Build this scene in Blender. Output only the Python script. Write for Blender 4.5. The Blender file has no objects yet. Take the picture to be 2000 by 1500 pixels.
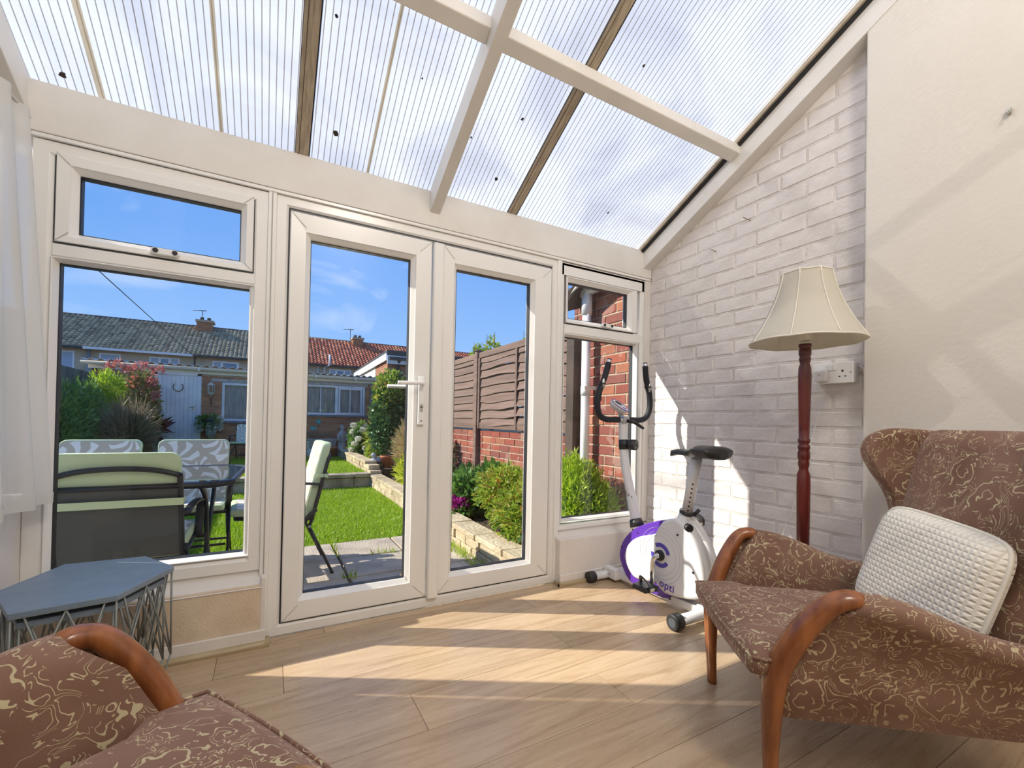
import bpy, bmesh, math, random
import numpy as np
from mathutils import Vector, Matrix
PI = math.pi
random.seed(7)
sc = bpy.context.scene
COL = sc.collection

# ------------------------------------------------------------------ camera, world, sun, exposure
cam_d = bpy.data.cameras.new('camera'); cam = bpy.data.objects.new('camera', cam_d); COL.objects.link(cam)
yaw, pit, rol = 0.505668, 0.0103792, -0.0191667
f_ = Vector((math.sin(yaw)*math.cos(pit), math.cos(yaw)*math.cos(pit), math.sin(pit)))
r0 = f_.cross(Vector((0, 0, 1))).normalized(); u0 = r0.cross(f_)
cr, sr = math.cos(rol), math.sin(rol)
r_ = r0*cr - u0*sr; u_ = r0*sr + u0*cr
m = Matrix((r_, u_, -f_)).transposed().to_4x4(); m.translation = Vector((0, 0, 0.89))
cam.matrix_world = m
cam_d.sensor_width = 36.0; cam_d.lens = 855.716/2000*36.0
cam_d.shift_y = (814.562-750)/2000; cam_d.clip_start = 0.02; cam_d.clip_end = 500
sc.camera = cam

sc.view_settings.view_transform = 'Standard'; sc.view_settings.look = 'None'
sc.view_settings.exposure = 0.43; sc.view_settings.gamma = 1.0; sc.view_settings.use_curve_mapping = False
try:
    sc.cycles.use_denoising = True
    sc.cycles.max_bounces = 10; sc.cycles.transparent_max_bounces = 24; sc.cycles.transmission_bounces = 8
    sc.cycles.sample_clamp_indirect = 8.0; sc.cycles.caustics_reflective = False; sc.cycles.caustics_refractive = False
except Exception: pass

W = bpy.data.worlds.new('sky'); sc.world = W; W.use_nodes = True
nt = W.node_tree; nt.nodes.clear()
wo = nt.nodes.new('ShaderNodeOutputWorld'); bg = nt.nodes.new('ShaderNodeBackground')
tc = nt.nodes.new('ShaderNodeTexCoord'); sx = nt.nodes.new('ShaderNodeSeparateXYZ'); rp = nt.nodes.new('ShaderNodeValToRGB')
nt.links.new(tc.outputs['Generated'], sx.inputs[0]); nt.links.new(sx.outputs['Z'], rp.inputs[0])
el = rp.color_ramp.elements
el[0].position = 0.0; el[0].color = (0.16, 0.18, 0.12, 1)
el[1].position = 1.0; el[1].color = (0.07, 0.20, 0.55, 1)
for p_, c_ in ((0.004, (0.42, 0.57, 0.78)), (0.16, (0.215, 0.395, 0.74)), (0.33, (0.125, 0.30, 0.69)), (0.6, (0.09, 0.25, 0.62))):
    e_ = el.new(p_); e_.color = (*c_, 1)
nz = nt.nodes.new('ShaderNodeTexNoise'); nz.inputs['Scale'].default_value = 2.6; nz.inputs['Detail'].default_value = 7; nz.inputs['Distortion'].default_value = 1.2
mp = nt.nodes.new('ShaderNodeMapping'); mp.inputs['Scale'].default_value = (1, 1, 2.5)
nt.links.new(tc.outputs['Generated'], mp.inputs[0]); nt.links.new(mp.outputs[0], nz.inputs['Vector'])
cr2 = nt.nodes.new('ShaderNodeValToRGB'); cr2.color_ramp.elements[0].position = 0.57; cr2.color_ramp.elements[1].position = 1.0
nt.links.new(nz.outputs['Fac'], cr2.inputs[0])
mx = nt.nodes.new('ShaderNodeMix'); mx.data_type = 'RGBA'; mx.inputs['B'].default_value = (0.75, 0.78, 0.84, 1)
nt.links.new(cr2.outputs[0], mx.inputs['Factor']); nt.links.new(rp.outputs[0], mx.inputs['A'])
nt.links.new(mx.outputs['Result'], bg.inputs['Color']); bg.inputs['Strength'].default_value = 1.05
nt.links.new(bg.outputs[0], wo.inputs[0])

SUND = Vector((1, -0.56, -0.75)).normalized()
sl = bpy.data.lights.new('sun', 'SUN'); sl.energy = 5.2; sl.angle = math.radians(0.55); sl.color = (1.0, 0.93, 0.83)
so = bpy.data.objects.new('sun', sl); COL.objects.link(so)
so.rotation_euler = SUND.to_track_quat('-Z', 'Y').to_euler(); so.location = (-8, 6, 9)
rl = bpy.data.lights.new('room_fill', 'POINT'); rl.energy = 58; rl.color = (1.0, 0.91, 0.80); rl.shadow_soft_size = 0.22
ro = bpy.data.objects.new('room_fill', rl); COL.objects.link(ro); ro.location = (0.7, -0.8, 3.05)   # unseen warm fill added behind the camera, standing in for a house lamp

# ------------------------------------------------------------------ materials
M = {}
def nmat(name, color, rough=0.5, metal=0.0, spec=0.5, sheen=0.0, coat=0.0):
    mt = bpy.data.materials.new(name); mt.use_nodes = True
    b = mt.node_tree.nodes['Principled BSDF']
    b.inputs['Base Color'].default_value = (*color, 1); b.inputs['Roughness'].default_value = rough
    b.inputs['Metallic'].default_value = metal; b.inputs['Specular IOR Level'].default_value = spec
    b.inputs['Sheen Weight'].default_value = sheen; b.inputs['Coat Weight'].default_value = coat
    M[name] = mt
    return mt, mt.node_tree, b
def N(nt, t, **kw):
    n = nt.nodes.new(t)
    for k, v in kw.items():
        if k in n.inputs: n.inputs[k].default_value = v
        else: setattr(n, k, v)
    return n
def ramp(nt, src, stops):
    r = nt.nodes.new('ShaderNodeValToRGB'); e = r.color_ramp.elements
    e[0].position = stops[0][0]; e[0].color = (*stops[0][1], 1); e[1].position = stops[-1][0]; e[1].color = (*stops[-1][1], 1)
    for p, c in stops[1:-1]:
        q = e.new(p); q.color = (*c, 1)
    nt.links.new(src, r.inputs[0]); return r.outputs[0]
def coords(nt, scale=(1, 1, 1), kind='Object', rot=(0, 0, 0)):
    t = nt.nodes.new('ShaderNodeTexCoord'); mp = nt.nodes.new('ShaderNodeMapping')
    mp.inputs['Scale'].default_value = scale; mp.inputs['Rotation'].default_value = rot
    nt.links.new(t.outputs[kind], mp.inputs[0]); return mp.outputs[0]
def noise(nt, vec, scale, detail=4, dist=0.0, rough=0.5):
    n = N(nt, 'ShaderNodeTexNoise', Scale=scale, Detail=detail, Distortion=dist, Roughness=rough)
    nt.links.new(vec, n.inputs['Vector']); return n.outputs['Fac']
def bump(nt, b, h, strength=0.3, dist=0.01):
    bn = N(nt, 'ShaderNodeBump', Strength=strength, Distance=dist)
    nt.links.new(h, bn.inputs['Height']); nt.links.new(bn.outputs[0], b.inputs['Normal'])
def mixc(nt, fac, a, b, mode='MIX'):
    x = nt.nodes.new('ShaderNodeMix'); x.data_type = 'RGBA'; x.blend_type = mode
    for s, v in (('Factor', fac), ('A', a), ('B', b)):
        if isinstance(v, (int, float)): x.inputs[s].default_value = v
        elif isinstance(v, tuple): x.inputs[s].default_value = (*v, 1)
        else: nt.links.new(v, x.inputs[s])
    return x.outputs['Result']
def math_(nt, op, a, b=None, c=None):
    x = nt.nodes.new('ShaderNodeMath'); x.operation = op
    for i, v in enumerate((a, b, c)):
        if v is None: continue
        if isinstance(v, (int, float)): x.inputs[i].default_value = v
        else: nt.links.new(v, x.inputs[i])
    return x.outputs[0]
def mottled(name, c1, c2, scale=8, rough=0.6, bumps=0.2, bscale=40, bdist=0.003, kind='Object', vscale=(1, 1, 1), spec=0.4, lo=0.35, hi=0.65, sheen=0.0, detail=5, randv=0.0):
    mt, nt, b = nmat(name, c1, rough, spec=spec, sheen=sheen)
    v = coords(nt, vscale, kind)
    col = ramp(nt, noise(nt, v, scale, detail), [(lo, c1), (hi, c2)])
    if randv:
        oi = nt.nodes.new('ShaderNodeObjectInfo')
        k = math_(nt, 'MULTIPLY_ADD', oi.outputs['Random'], randv*2, 1-randv)
        hs = N(nt, 'ShaderNodeHueSaturation'); nt.links.new(col, hs.inputs['Color']); nt.links.new(k, hs.inputs['Value'])
        col = hs.outputs[0]
    nt.links.new(col, b.inputs['Base Color'])
    if bumps: bump(nt, b, noise(nt, v, bscale, 3), bumps, bdist)
    return mt

nmat('upvc', (0.86, 0.85, 0.82), 0.25, spec=0.5)
nmat('upvc_line', (0.42, 0.40, 0.37), 0.6)
nmat('gasket', (0.015, 0.016, 0.02), 0.5)
nmat('white_plastic', (0.88, 0.88, 0.87), 0.3)
nmat('black_plastic', (0.02, 0.02, 0.022), 0.45)
nmat('black_foam', (0.012, 0.014, 0.02), 0.6)
nmat('chrome', (0.75, 0.75, 0.76), 0.18, 1.0)
nmat('chrome_dull', (0.55, 0.55, 0.5), 0.35, 1.0)
nmat('bike_white', (0.74, 0.75, 0.77), 0.28, spec=0.5)
nmat('bike_purple', (0.115, 0.035, 0.40), 0.35)
nmat('bike_blue', (0.08, 0.06, 0.42), 0.4)
nmat('bike_grey', (0.55, 0.56, 0.58), 0.4)
nmat('cap_grey', (0.07, 0.085, 0.10), 0.4)
nmat('saddle', (0.022, 0.022, 0.024), 0.32, spec=0.6)
nmat('wire_grey', (0.24, 0.26, 0.25), 0.45, 0.3)
nmat('black_metal', (0.022, 0.023, 0.026), 0.4, 0.2)
nmat('cushion_green', (0.56, 0.66, 0.42), 0.85)
nmat('pipe_white', (0.86, 0.87, 0.88), 0.35)
nmat('pipe_grey', (0.25, 0.30, 0.34), 0.4)
nmat('dark_void', (0.01, 0.01, 0.012), 0.9)
nmat('teal', (0.02, 0.42, 0.46), 0.5)
nmat('terracotta', (0.50, 0.17, 0.08), 0.8)
nmat('clay_grey', (0.42, 0.33, 0.27), 0.85)
nmat('slate_cap', (0.04, 0.045, 0.05), 0.6)
nmat('light_fascia', (0.84, 0.80, 0.68), 0.5)
nmat('brass_screw', (0.35, 0.28, 0.18), 0.35, 0.9)
nmat('tub_dark', (0.03, 0.04, 0.05), 0.5)
mottled('wall_paint', (0.80, 0.765, 0.725), (0.74, 0.70, 0.655), 3, 0.75, 0.5, 30, 0.004)
mottled('brick_paint', (0.82, 0.78, 0.755), (0.72, 0.675, 0.65), 7, 0.7, 0.7, 28, 0.006, randv=0.03)
mottled('mortar_paint', (0.78, 0.74, 0.71), (0.62, 0.57, 0.53), 12, 0.8, 0.8, 60, 0.006)
mottled('plaster', (0.79, 0.755, 0.70), (0.745, 0.705, 0.635), 1.6, 0.85, 0.35, 55, 0.003)
mottled('sand_paint', (0.76, 0.64, 0.49), (0.66, 0.54, 0.40), 9, 0.9, 0.7, 120, 0.003)
mottled('beam_paint', (0.80, 0.775, 0.73), (0.73, 0.70, 0.645), 4, 0.5, 0.15, 30, 0.003)
mottled('bar_wood', (0.58, 0.50, 0.38), (0.38, 0.32, 0.235), 14, 0.6, 0.4, 60, 0.003, vscale=(8, 1, 1))
mottled('quadrant', (0.50, 0.40, 0.24), (0.36, 0.28, 0.16), 20, 0.4, 0.1, 50, 0.002, vscale=(0.3, 4, 4))
mottled('table_top', (0.185, 0.245, 0.32), (0.21, 0.275, 0.35), 20, 0.36, 0.08, 200, 0.001)
mottled('table_edge', (0.22, 0.25, 0.24), (0.25, 0.275, 0.26), 20, 0.5, 0.0)
mottled('leg_wood', (0.36, 0.125, 0.038), (0.20, 0.062, 0.018), 5, 0.22, 0.05, 40, 0.002, vscale=(6, 6, 1), spec=0.6)
mottled('lamp_wood', (0.15, 0.020, 0.014), (0.085, 0.012, 0.010), 6, 0.2, 0.03, 40, 0.002, vscale=(5, 5, 0.7), spec=0.6)
mottled('slab', (0.64, 0.54, 0.42), (0.43, 0.365, 0.29), 5, 0.9, 0.9, 70, 0.01, randv=0.1)
mottled('stone_block', (0.62, 0.51, 0.34), (0.44, 0.35, 0.22), 6, 0.9, 1.0, 40, 0.012, randv=0.12)
mottled('step_stone', (0.52, 0.44, 0.32), (0.26, 0.22, 0.15), 5, 0.9, 0.9, 50, 0.01)
mottled('soil', (0.12, 0.08, 0.05), (0.06, 0.04, 0.025), 14, 0.95, 1.0, 40, 0.03)
mottled('turf', (0.16, 0.24, 0.02), (0.24, 0.32, 0.04), 8, 0.95, 0.6, 60, 0.02)
mottled('fence_wood', (0.235, 0.155, 0.12), (0.165, 0.105, 0.08), 6, 0.8, 0.5, 40, 0.004, vscale=(1, 0.25, 5), randv=0.1)
mottled('dark_wood', (0.10, 0.07, 0.055), (0.06, 0.045, 0.035), 6, 0.8, 0.5, 40, 0.004)
mottled('grey_trellis', (0.15, 0.16, 0.15), (0.10, 0.11, 0.105), 6, 0.85, 0.3, 40, 0.004)
mottled('ext_mortar', (0.50, 0.42, 0.31), (0.42, 0.34, 0.25), 20, 0.95, 0.6, 100, 0.004)
mottled('render_wall', (0.62, 0.53, 0.38), (0.50, 0.43, 0.31), 3, 0.95, 0.6, 30, 0.02)
mottled('shed_door', (0.88, 0.88, 0.88), (0.66, 0.68, 0.72), 3, 0.7, 0.2, 40, 0.003)
mottled('sill_grey', (0.20, 0.22, 0.25), (0.14, 0.15, 0.18), 8, 0.7, 0.2)
mottled('roof_sheet_grey', (0.70, 0.70, 0.66), (0.50, 0.50, 0.47), 4, 0.8, 0.2)
mottled('stone_grey', (0.52, 0.50, 0.46), (0.32, 0.31, 0.29), 9, 0.9, 0.6)
mottled('rust', (0.06, 0.045, 0.035), (0.03, 0.025, 0.02), 20, 0.7, 0.5)
mottled('bird_blue', (0.28, 0.34, 0.42), (0.45, 0.50, 0.55), 12, 0.6, 0.3)
mottled('shade_fabric', (0.80, 0.77, 0.68), (0.77, 0.74, 0.65), 4, 0.8, 0.1, 300, 0.001)

def bricks(name, stops, randv=0.12, rough=0.85):
    mt, nt, b = nmat(name, stops[0][1], rough)
    oi = nt.nodes.new('ShaderNodeObjectInfo'); v = coords(nt)
    r = ramp(nt, oi.outputs['Random'], stops)
    n = noise(nt, v, 25, 5, 0.5)
    c = mixc(nt, math_(nt, 'MULTIPLY', n, 0.55), r, (0.10, 0.045, 0.04))
    n2 = noise(nt, v, 6, 3)
    c = mixc(nt, math_(nt, 'MULTIPLY', math_(nt, 'GREATER_THAN', n2, 0.58), 0.25), c, (0.55, 0.42, 0.34))
    nt.links.new(c, b.inputs['Base Color']); bump(nt, b, n, 0.8, 0.006)
bricks('brick_red', [(0, (0.46, 0.115, 0.055)), (0.35, (0.33, 0.075, 0.045)), (0.7, (0.27, 0.085, 0.065)), (1, (0.52, 0.19, 0.09))])
# bricks of one joined mesh take their tone from the island
def island_mat(name, stops, rough=0.85):
    mt, nt, b = nmat(name, stops[0][1], rough)
    g = nt.nodes.new('ShaderNodeNewGeometry')
    r = ramp(nt, g.outputs['Random Per Island'], stops)
    nt.links.new(r, b.inputs['Base Color']); return mt, nt, b
island_mat('brick_shed', [(0, (0.46, 0.20, 0.10)), (0.5, (0.34, 0.145, 0.085)), (1, (0.56, 0.26, 0.12))])
island_mat('tile_brown', [(0, (0.24, 0.20, 0.12)), (0.5, (0.40, 0.34, 0.22)), (1, (0.15, 0.125, 0.08))])
island_mat('tile_red', [(0, (0.50, 0.13, 0.06)), (0.5, (0.34, 0.08, 0.045)), (1, (0.66, 0.28, 0.14))])

# leaf materials: diffuse + translucent
def leaf(name, stops, trans=0.35, rough=0.45):
    mt = bpy.data.materials.new(name); mt.use_nodes = True; nt = mt.node_tree; b = nt.nodes['Principled BSDF']
    g = nt.nodes.new('ShaderNodeNewGeometry'); r = ramp(nt, g.outputs['Random Per Island'], stops)
    nt.links.new(r, b.inputs['Base Color']); b.inputs['Roughness'].default_value = rough
    t = nt.nodes.new('ShaderNodeBsdfTranslucent'); nt.links.new(r, t.inputs['Color'])
    mx = nt.nodes.new('ShaderNodeMixShader'); mx.inputs[0].default_value = trans
    out = [n for n in nt.nodes if n.type == 'OUTPUT_MATERIAL'][0]
    nt.links.new(b.outputs[0], mx.inputs[1]); nt.links.new(t.outputs[0], mx.inputs[2]); nt.links.new(mx.outputs[0], out.inputs[0])
    M[name] = mt
leaf('grass', [(0, (0.20, 0.36, 0.010)), (0.5, (0.33, 0.52, 0.02)), (0.85, (0.44, 0.60, 0.03)), (1, (0.55, 0.60, 0.12))], 0.4)
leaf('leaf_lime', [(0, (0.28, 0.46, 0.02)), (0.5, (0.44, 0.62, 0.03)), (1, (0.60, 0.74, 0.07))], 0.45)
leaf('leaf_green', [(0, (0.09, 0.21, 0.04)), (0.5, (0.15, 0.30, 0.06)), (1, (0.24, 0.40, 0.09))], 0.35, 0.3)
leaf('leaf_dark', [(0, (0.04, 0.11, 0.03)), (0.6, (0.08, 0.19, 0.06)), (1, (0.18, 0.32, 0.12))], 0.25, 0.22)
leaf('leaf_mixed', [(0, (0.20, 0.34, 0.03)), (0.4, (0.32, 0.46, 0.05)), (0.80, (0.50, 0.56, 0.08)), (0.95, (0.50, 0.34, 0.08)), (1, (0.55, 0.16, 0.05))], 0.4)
leaf('leaf_red', [(0, (0.10, 0.18, 0.03)), (0.5, (0.22, 0.30, 0.08)), (0.78, (0.34, 0.24, 0.10)), (0.86, (0.55, 0.14, 0.12)), (1, (0.70, 0.28, 0.22))], 0.3, 0.3)
leaf('leaf_scarlet', [(0, (0.50, 0.12, 0.12)), (1, (0.75, 0.30, 0.26))], 0.35, 0.3)
leaf('leaf_yellow', [(0, (0.42, 0.52, 0.04)), (1, (0.68, 0.70, 0.08))], 0.4)
leaf('leaf_straw', [(0, (0.48, 0.34, 0.17)), (0.7, (0.62, 0.48, 0.27)), (1, (0.36, 0.42, 0.10))], 0.35)
leaf('leaf_brown', [(0, (0.20, 0.15, 0.08)), (1, (0.40, 0.33, 0.20))], 0.25)
leaf('leaf_purple', [(0, (0.06, 0.01, 0.015)), (1, (0.12, 0.02, 0.03))], 0.2)
leaf('petal_white', [(0, (0.75, 0.76, 0.62)), (1, (0.88, 0.88, 0.80))], 0.3)
leaf('petal_cream', [(0, (0.45, 0.50, 0.40)), (1, (0.80, 0.82, 0.70))], 0.3)
leaf('petal_magenta', [(0, (0.42, 0.02, 0.28)), (1, (0.60, 0.06, 0.40))], 0.3)
nmat('bark', (0.10, 0.07, 0.045), 0.9)

# floor planks: oak laminate
mt, nt, b = nmat('oak', (0.5, 0.35, 0.2), 0.3, spec=0.45)
v = coords(nt, (0.55, 7.0, 1)); oi = nt.nodes.new('ShaderNodeObjectInfo')
sh = nt.nodes.new('ShaderNodeVectorMath'); sh.operation = 'ADD'
cmb = nt.nodes.new('ShaderNodeCombineXYZ'); nt.links.new(math_(nt, 'MULTIPLY', oi.outputs['Random'], 37.0), cmb.inputs[0]); nt.links.new(math_(nt, 'MULTIPLY', oi.outputs['Random'], 91.0), cmb.inputs[2])
nt.links.new(v, sh.inputs[0]); nt.links.new(cmb.outputs[0], sh.inputs[1]); v = sh.outputs[0]
g1 = noise(nt, v, 3.2, 8, 1.6, 0.6)
g2 = noise(nt, v, 22, 6, 0.4, 0.7)
base = ramp(nt, g1, [(0.30, (0.38, 0.255, 0.145)), (0.46, (0.53, 0.385, 0.24)), (0.62, (0.62, 0.47, 0.31)), (0.8, (0.50, 0.355, 0.215))])
base = mixc(nt, math_(nt, 'MULTIPLY', g2, 0.45), base, (0.40, 0.27, 0.16))
kn = N(nt, 'ShaderNodeTexVoronoi', Scale=2.2); nt.links.new(v, kn.inputs['Vector'])
kf = ramp(nt, kn.outputs['Distance'], [(0.02, (1, 1, 1)), (0.09, (0, 0, 0))])
base = mixc(nt, math_(nt, 'MULTIPLY', kf, 0.55), base, (0.20, 0.12, 0.07))
hs = N(nt, 'ShaderNodeHueSaturation'); nt.links.new(base, hs.inputs['Color'])
nt.links.new(math_(nt, 'MULTIPLY_ADD', oi.outputs['Random'], 0.22, 0.89), hs.inputs['Value'])
nt.links.new(hs.outputs[0], b.inputs['Base Color'])
nt.links.new(math_(nt, 'MULTIPLY_ADD', g2, 0.22, 0.18), b.inputs['Roughness']); bump(nt, b, g2, 0.12, 0.002)

# glass pane: clear, thin
def glass(name, tint=(1, 1, 1), refl=1.0):
    mt = bpy.data.materials.new(name); mt.use_nodes = True; nt = mt.node_tree; nt.nodes.clear()
    out = nt.nodes.new('ShaderNodeOutputMaterial'); tr = nt.nodes.new('ShaderNodeBsdfTransparent'); tr.inputs[0].default_value = (*tint, 1)
    gl = nt.nodes.new('ShaderNodeBsdfGlossy'); gl.inputs['Roughness'].default_value = 0.0
    fr = nt.nodes.new('ShaderNodeFresnel'); fr.inputs[0].default_value = 1.5
    mx = nt.nodes.new('ShaderNodeMixShader'); nt.links.new(math_(nt, 'MULTIPLY', fr.outputs[0], refl), mx.inputs[0])
    nt.links.new(tr.outputs[0], mx.inputs[1]); nt.links.new(gl.outputs[0], mx.inputs[2]); nt.links.new(mx.outputs[0], out.inputs[0])
    M[name] = mt
glass('glass', (0.97, 0.985, 0.975), 0.9)
glass('table_glass', (0.80, 0.83, 0.83), 2.2)

# twin wall polycarbonate: lets sun through diffusely
def poly(name, col, trans, clear, dif):
    mt = bpy.data.materials.new(name); mt.use_nodes = True; nt = mt.node_tree; nt.nodes.clear()
    out = nt.nodes.new('ShaderNodeOutputMaterial')
    v = coords(nt); big = noise(nt, v, 1.3, 5, 1.5); fine = noise(nt, v, 9, 4)
    c = mixc(nt, ramp(nt, big, [(0.38, (0, 0, 0)), (0.58, (1, 1, 1))]), tuple(x*0.74 for x in col), col)
    c = mixc(nt, math_(nt, 'MULTIPLY', ramp(nt, fine, [(0.60, (0, 0, 0)), (0.75, (1, 1, 1))]), 0.12), c, (0.45, 0.42, 0.36))
    t = nt.nodes.new('ShaderNodeBsdfTranslucent'); nt.links.new(c, t.inputs[0])
    d = nt.nodes.new('ShaderNodeBsdfDiffuse'); nt.links.new(c, d.inputs[0])
    tr = nt.nodes.new('ShaderNodeBsdfTransparent'); tr.inputs[0].default_value = (0.95, 0.97, 1, 1)
    m1 = nt.nodes.new('ShaderNodeMixShader'); m1.inputs[0].default_value = dif
    nt.links.new(t.outputs[0], m1.inputs[1]); nt.links.new(d.outputs[0], m1.inputs[2])
    m2 = nt.nodes.new('ShaderNodeMixShader'); m2.inputs[0].default_value = clear
    nt.links.new(m1.outputs[0], m2.inputs[1]); nt.links.new(tr.outputs[0], m2.inputs[2])
    gl = nt.nodes.new('ShaderNodeBsdfGlossy'); gl.inputs['Roughness'].default_value = 0.25
    m3 = nt.nodes.new('ShaderNodeMixShader'); m3.inputs[0].default_value = 0.05
    nt.links.new(m2.outputs[0], m3.inputs[1]); nt.links.new(gl.outputs[0], m3.inputs[2])
    nt.links.new(m3.outputs[0], out.inputs[0]); M[name] = mt
poly('polycarb', (0.68, 0.69, 0.695), 0.8, 0.06, 0.12)
poly('polycarb_web', (0.50, 0.47, 0.42), 0.5, 0.05, 0.35)
poly('polycarb_stain', (0.74, 0.62, 0.42), 0.5, 0.03, 0.3)

# net curtain
mt = bpy.data.materials.new('voile'); mt.use_nodes = True; nt = mt.node_tree; nt.nodes.clear()
out = nt.nodes.new('ShaderNodeOutputMaterial'); t = nt.nodes.new('ShaderNodeBsdfTranslucent'); t.inputs[0].default_value = (0.72, 0.72, 0.70, 1)
d = nt.nodes.new('ShaderNodeBsdfDiffuse'); d.inputs[0].default_value = (0.92, 0.91, 0.88, 1); tr = nt.nodes.new('ShaderNodeBsdfTransparent')
m1 = nt.nodes.new('ShaderNodeMixShader'); m1.inputs[0].default_value = 0.55; nt.links.new(t.outputs[0], m1.inputs[1]); nt.links.new(d.outputs[0], m1.inputs[2])
v = coords(nt); wv = N(nt, 'ShaderNodeTexNoise', Scale=500.0); nt.links.new(v, wv.inputs['Vector'])
m2 = nt.nodes.new('ShaderNodeMixShader'); m2.inputs[0].default_value = 0.10; nt.links.new(m1.outputs[0], m2.inputs[1]); nt.links.new(tr.outputs[0], m2.inputs[2]); nt.links.new(m2.outputs[0], out.inputs[0]); M['voile'] = mt

# armchair velvet: raised floral outlines of scalloped rings and curling sprigs
mt, nt, b = nmat('velvet', (0.2, 0.1, 0.08), 0.85, spec=0.2, sheen=0.55)
b.inputs['Sheen Roughness'].default_value = 0.4; b.inputs['Sheen Tint'].default_value = (0.75, 0.55, 0.50, 1)
v = coords(nt)
wob = N(nt, 'ShaderNodeTexNoise', Scale=30.0, Detail=1.5); nt.links.new(v, wob.inputs['Vector'])
vm = nt.nodes.new('ShaderNodeVectorMath'); vm.operation = 'MULTIPLY_ADD'; vm.inputs[1].default_value = (0.055,)*3
nt.links.new(wob.outputs['Color'], vm.inputs[0]); nt.links.new(v, vm.inputs[2])
vo = N(nt, 'ShaderNodeTexVoronoi', Scale=8.5); nt.links.new(vm.outputs[0], vo.inputs['Vector'])
dd = vo.outputs['Distance']
def band(src, at, w):
    return math_(nt, 'LESS_THAN', math_(nt, 'ABSOLUTE', math_(nt, 'SUBTRACT', src, at)), w)
n1 = noise(nt, v, 13, 2.0, 1.6)
l1 = band(dd, 0.17, 0.014); l2 = band(dd, 0.34, 0.016); l3 = band(n1, 0.5, 0.008); l4 = band(n1, 0.60, 0.009); l5 = band(n1, 0.42, 0.008)
inner = math_(nt, 'LESS_THAN', dd, 0.38)
sprig = math_(nt, 'MULTIPLY', math_(nt, 'MAXIMUM', math_(nt, 'MAXIMUM', l3, l4), l5), math_(nt, 'SUBTRACT', 1.0, inner))
lines = math_(nt, 'MAXIMUM', math_(nt, 'MAXIMUM', l1, l2), sprig)
brk = math_(nt, 'GREATER_THAN', noise(nt, v, 30, 2), 0.43)
lines = math_(nt, 'MULTIPLY', lines, brk)
tone = ramp(nt, noise(nt, v, 5, 3), [(0.35, (0.195, 0.105, 0.070)), (0.65, (0.27, 0.160, 0.115))])
c = mixc(nt, math_(nt, 'MULTIPLY', lines, 0.8), tone, (0.62, 0.55, 0.34))
nt.links.new(c, b.inputs['Base Color']); bump(nt, b, math_(nt, 'MULTIPLY_ADD', lines, -1.0, math_(nt, 'MULTIPLY', noise(nt, v, 300, 2), 0.15)), 0.6, 0.004)

# waffle cushion
mt, nt, b = nmat('waffle', (0.88, 0.84, 0.74), 0.9, sheen=0.2)
v = coords(nt, (68, 68, 68)); s = nt.nodes.new('ShaderNodeSeparateXYZ'); nt.links.new(v, s.inputs[0])
wx = math_(nt, 'ABSOLUTE', math_(nt, 'SINE', math_(nt, 'MULTIPLY', s.outputs[0], 3.14159))); wy = math_(nt, 'ABSOLUTE', math_(nt, 'SINE', math_(nt, 'MULTIPLY', s.outputs[1], 3.14159)))
bump(nt, b, math_(nt, 'MINIMUM', wx, wy), 0.7, 0.005)
nmat('waffle_edge', (0.80, 0.76, 0.66), 0.9)

# garden cushion print: pale leaves on grey-beige
mt, nt, b = nmat('leaf_print', (0.4, 0.38, 0.33), 0.9)
v = coords(nt, (1, 1, 1)); vo = N(nt, 'ShaderNodeTexVoronoi', Scale=5.0); nt.links.new(v, vo.inputs['Vector'])
wv = N(nt, 'ShaderNodeTexWave', Scale=9.0, Distortion=7.0, Detail=1.0); nt.links.new(v, wv.inputs['Vector'])
vr = N(nt, 'ShaderNodeTexVoronoi', Scale=5.5); nt.links.new(v, vr.inputs['Vector'])
sub = nt.nodes.new('ShaderNodeVectorMath'); sub.operation = 'SUBTRACT'; nt.links.new(v, sub.inputs[0]); nt.links.new(vr.outputs['Position'], sub.inputs[1])
sp_ = nt.nodes.new('ShaderNodeSeparateXYZ'); nt.links.new(sub.outputs[0], sp_.inputs[0])
an_ = math_(nt, 'ARCTAN2', sp_.outputs['Z'], sp_.outputs['X'])
ray_ = math_(nt, 'SINE', math_(nt, 'MULTIPLY_ADD', an_, 8.0, math_(nt, 'MULTIPLY', noise(nt, v, 9, 1), 9.0)))
fac = math_(nt, 'MULTIPLY', math_(nt, 'GREATER_THAN', ray_, 0.25), math_(nt, 'LESS_THAN', vr.outputs['Distance'], 0.78))
nt.links.new(mixc(nt, fac, (0.58, 0.51, 0.39), (0.94, 0.91, 0.81)), b.inputs['Base Color'])
# mesh sling of garden chairs
mt = bpy.data.materials.new('sling'); mt.use_nodes = True; nt = mt.node_tree; b = nt.nodes['Principled BSDF']
b.inputs['Base Color'].default_value = (0.085, 0.088, 0.085, 1); b.inputs['Roughness'].default_value = 0.6
tr = nt.nodes.new('ShaderNodeBsdfTransparent'); mx = nt.nodes.new('ShaderNodeMixShader'); mx.inputs[0].default_value = 0.16
out = [n for n in nt.nodes if n.type == 'OUTPUT_MATERIAL'][0]
nt.links.new(b.outputs[0], mx.inputs[1]); nt.links.new(tr.outputs[0], mx.inputs[2]); nt.links.new(mx.outputs[0], out.inputs[0]); M['sling'] = mt
nmat('far_glass', (0.10, 0.22, 0.36), 0.08, spec=0.8)
nmat('far_curtain', (0.42, 0.52, 0.62), 0.6)
mottled('shed_curtain', (0.60, 0.63, 0.66), (0.32, 0.36, 0.40), 14, 0.8, 0.0, vscale=(4, 1, 0.3))

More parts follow.
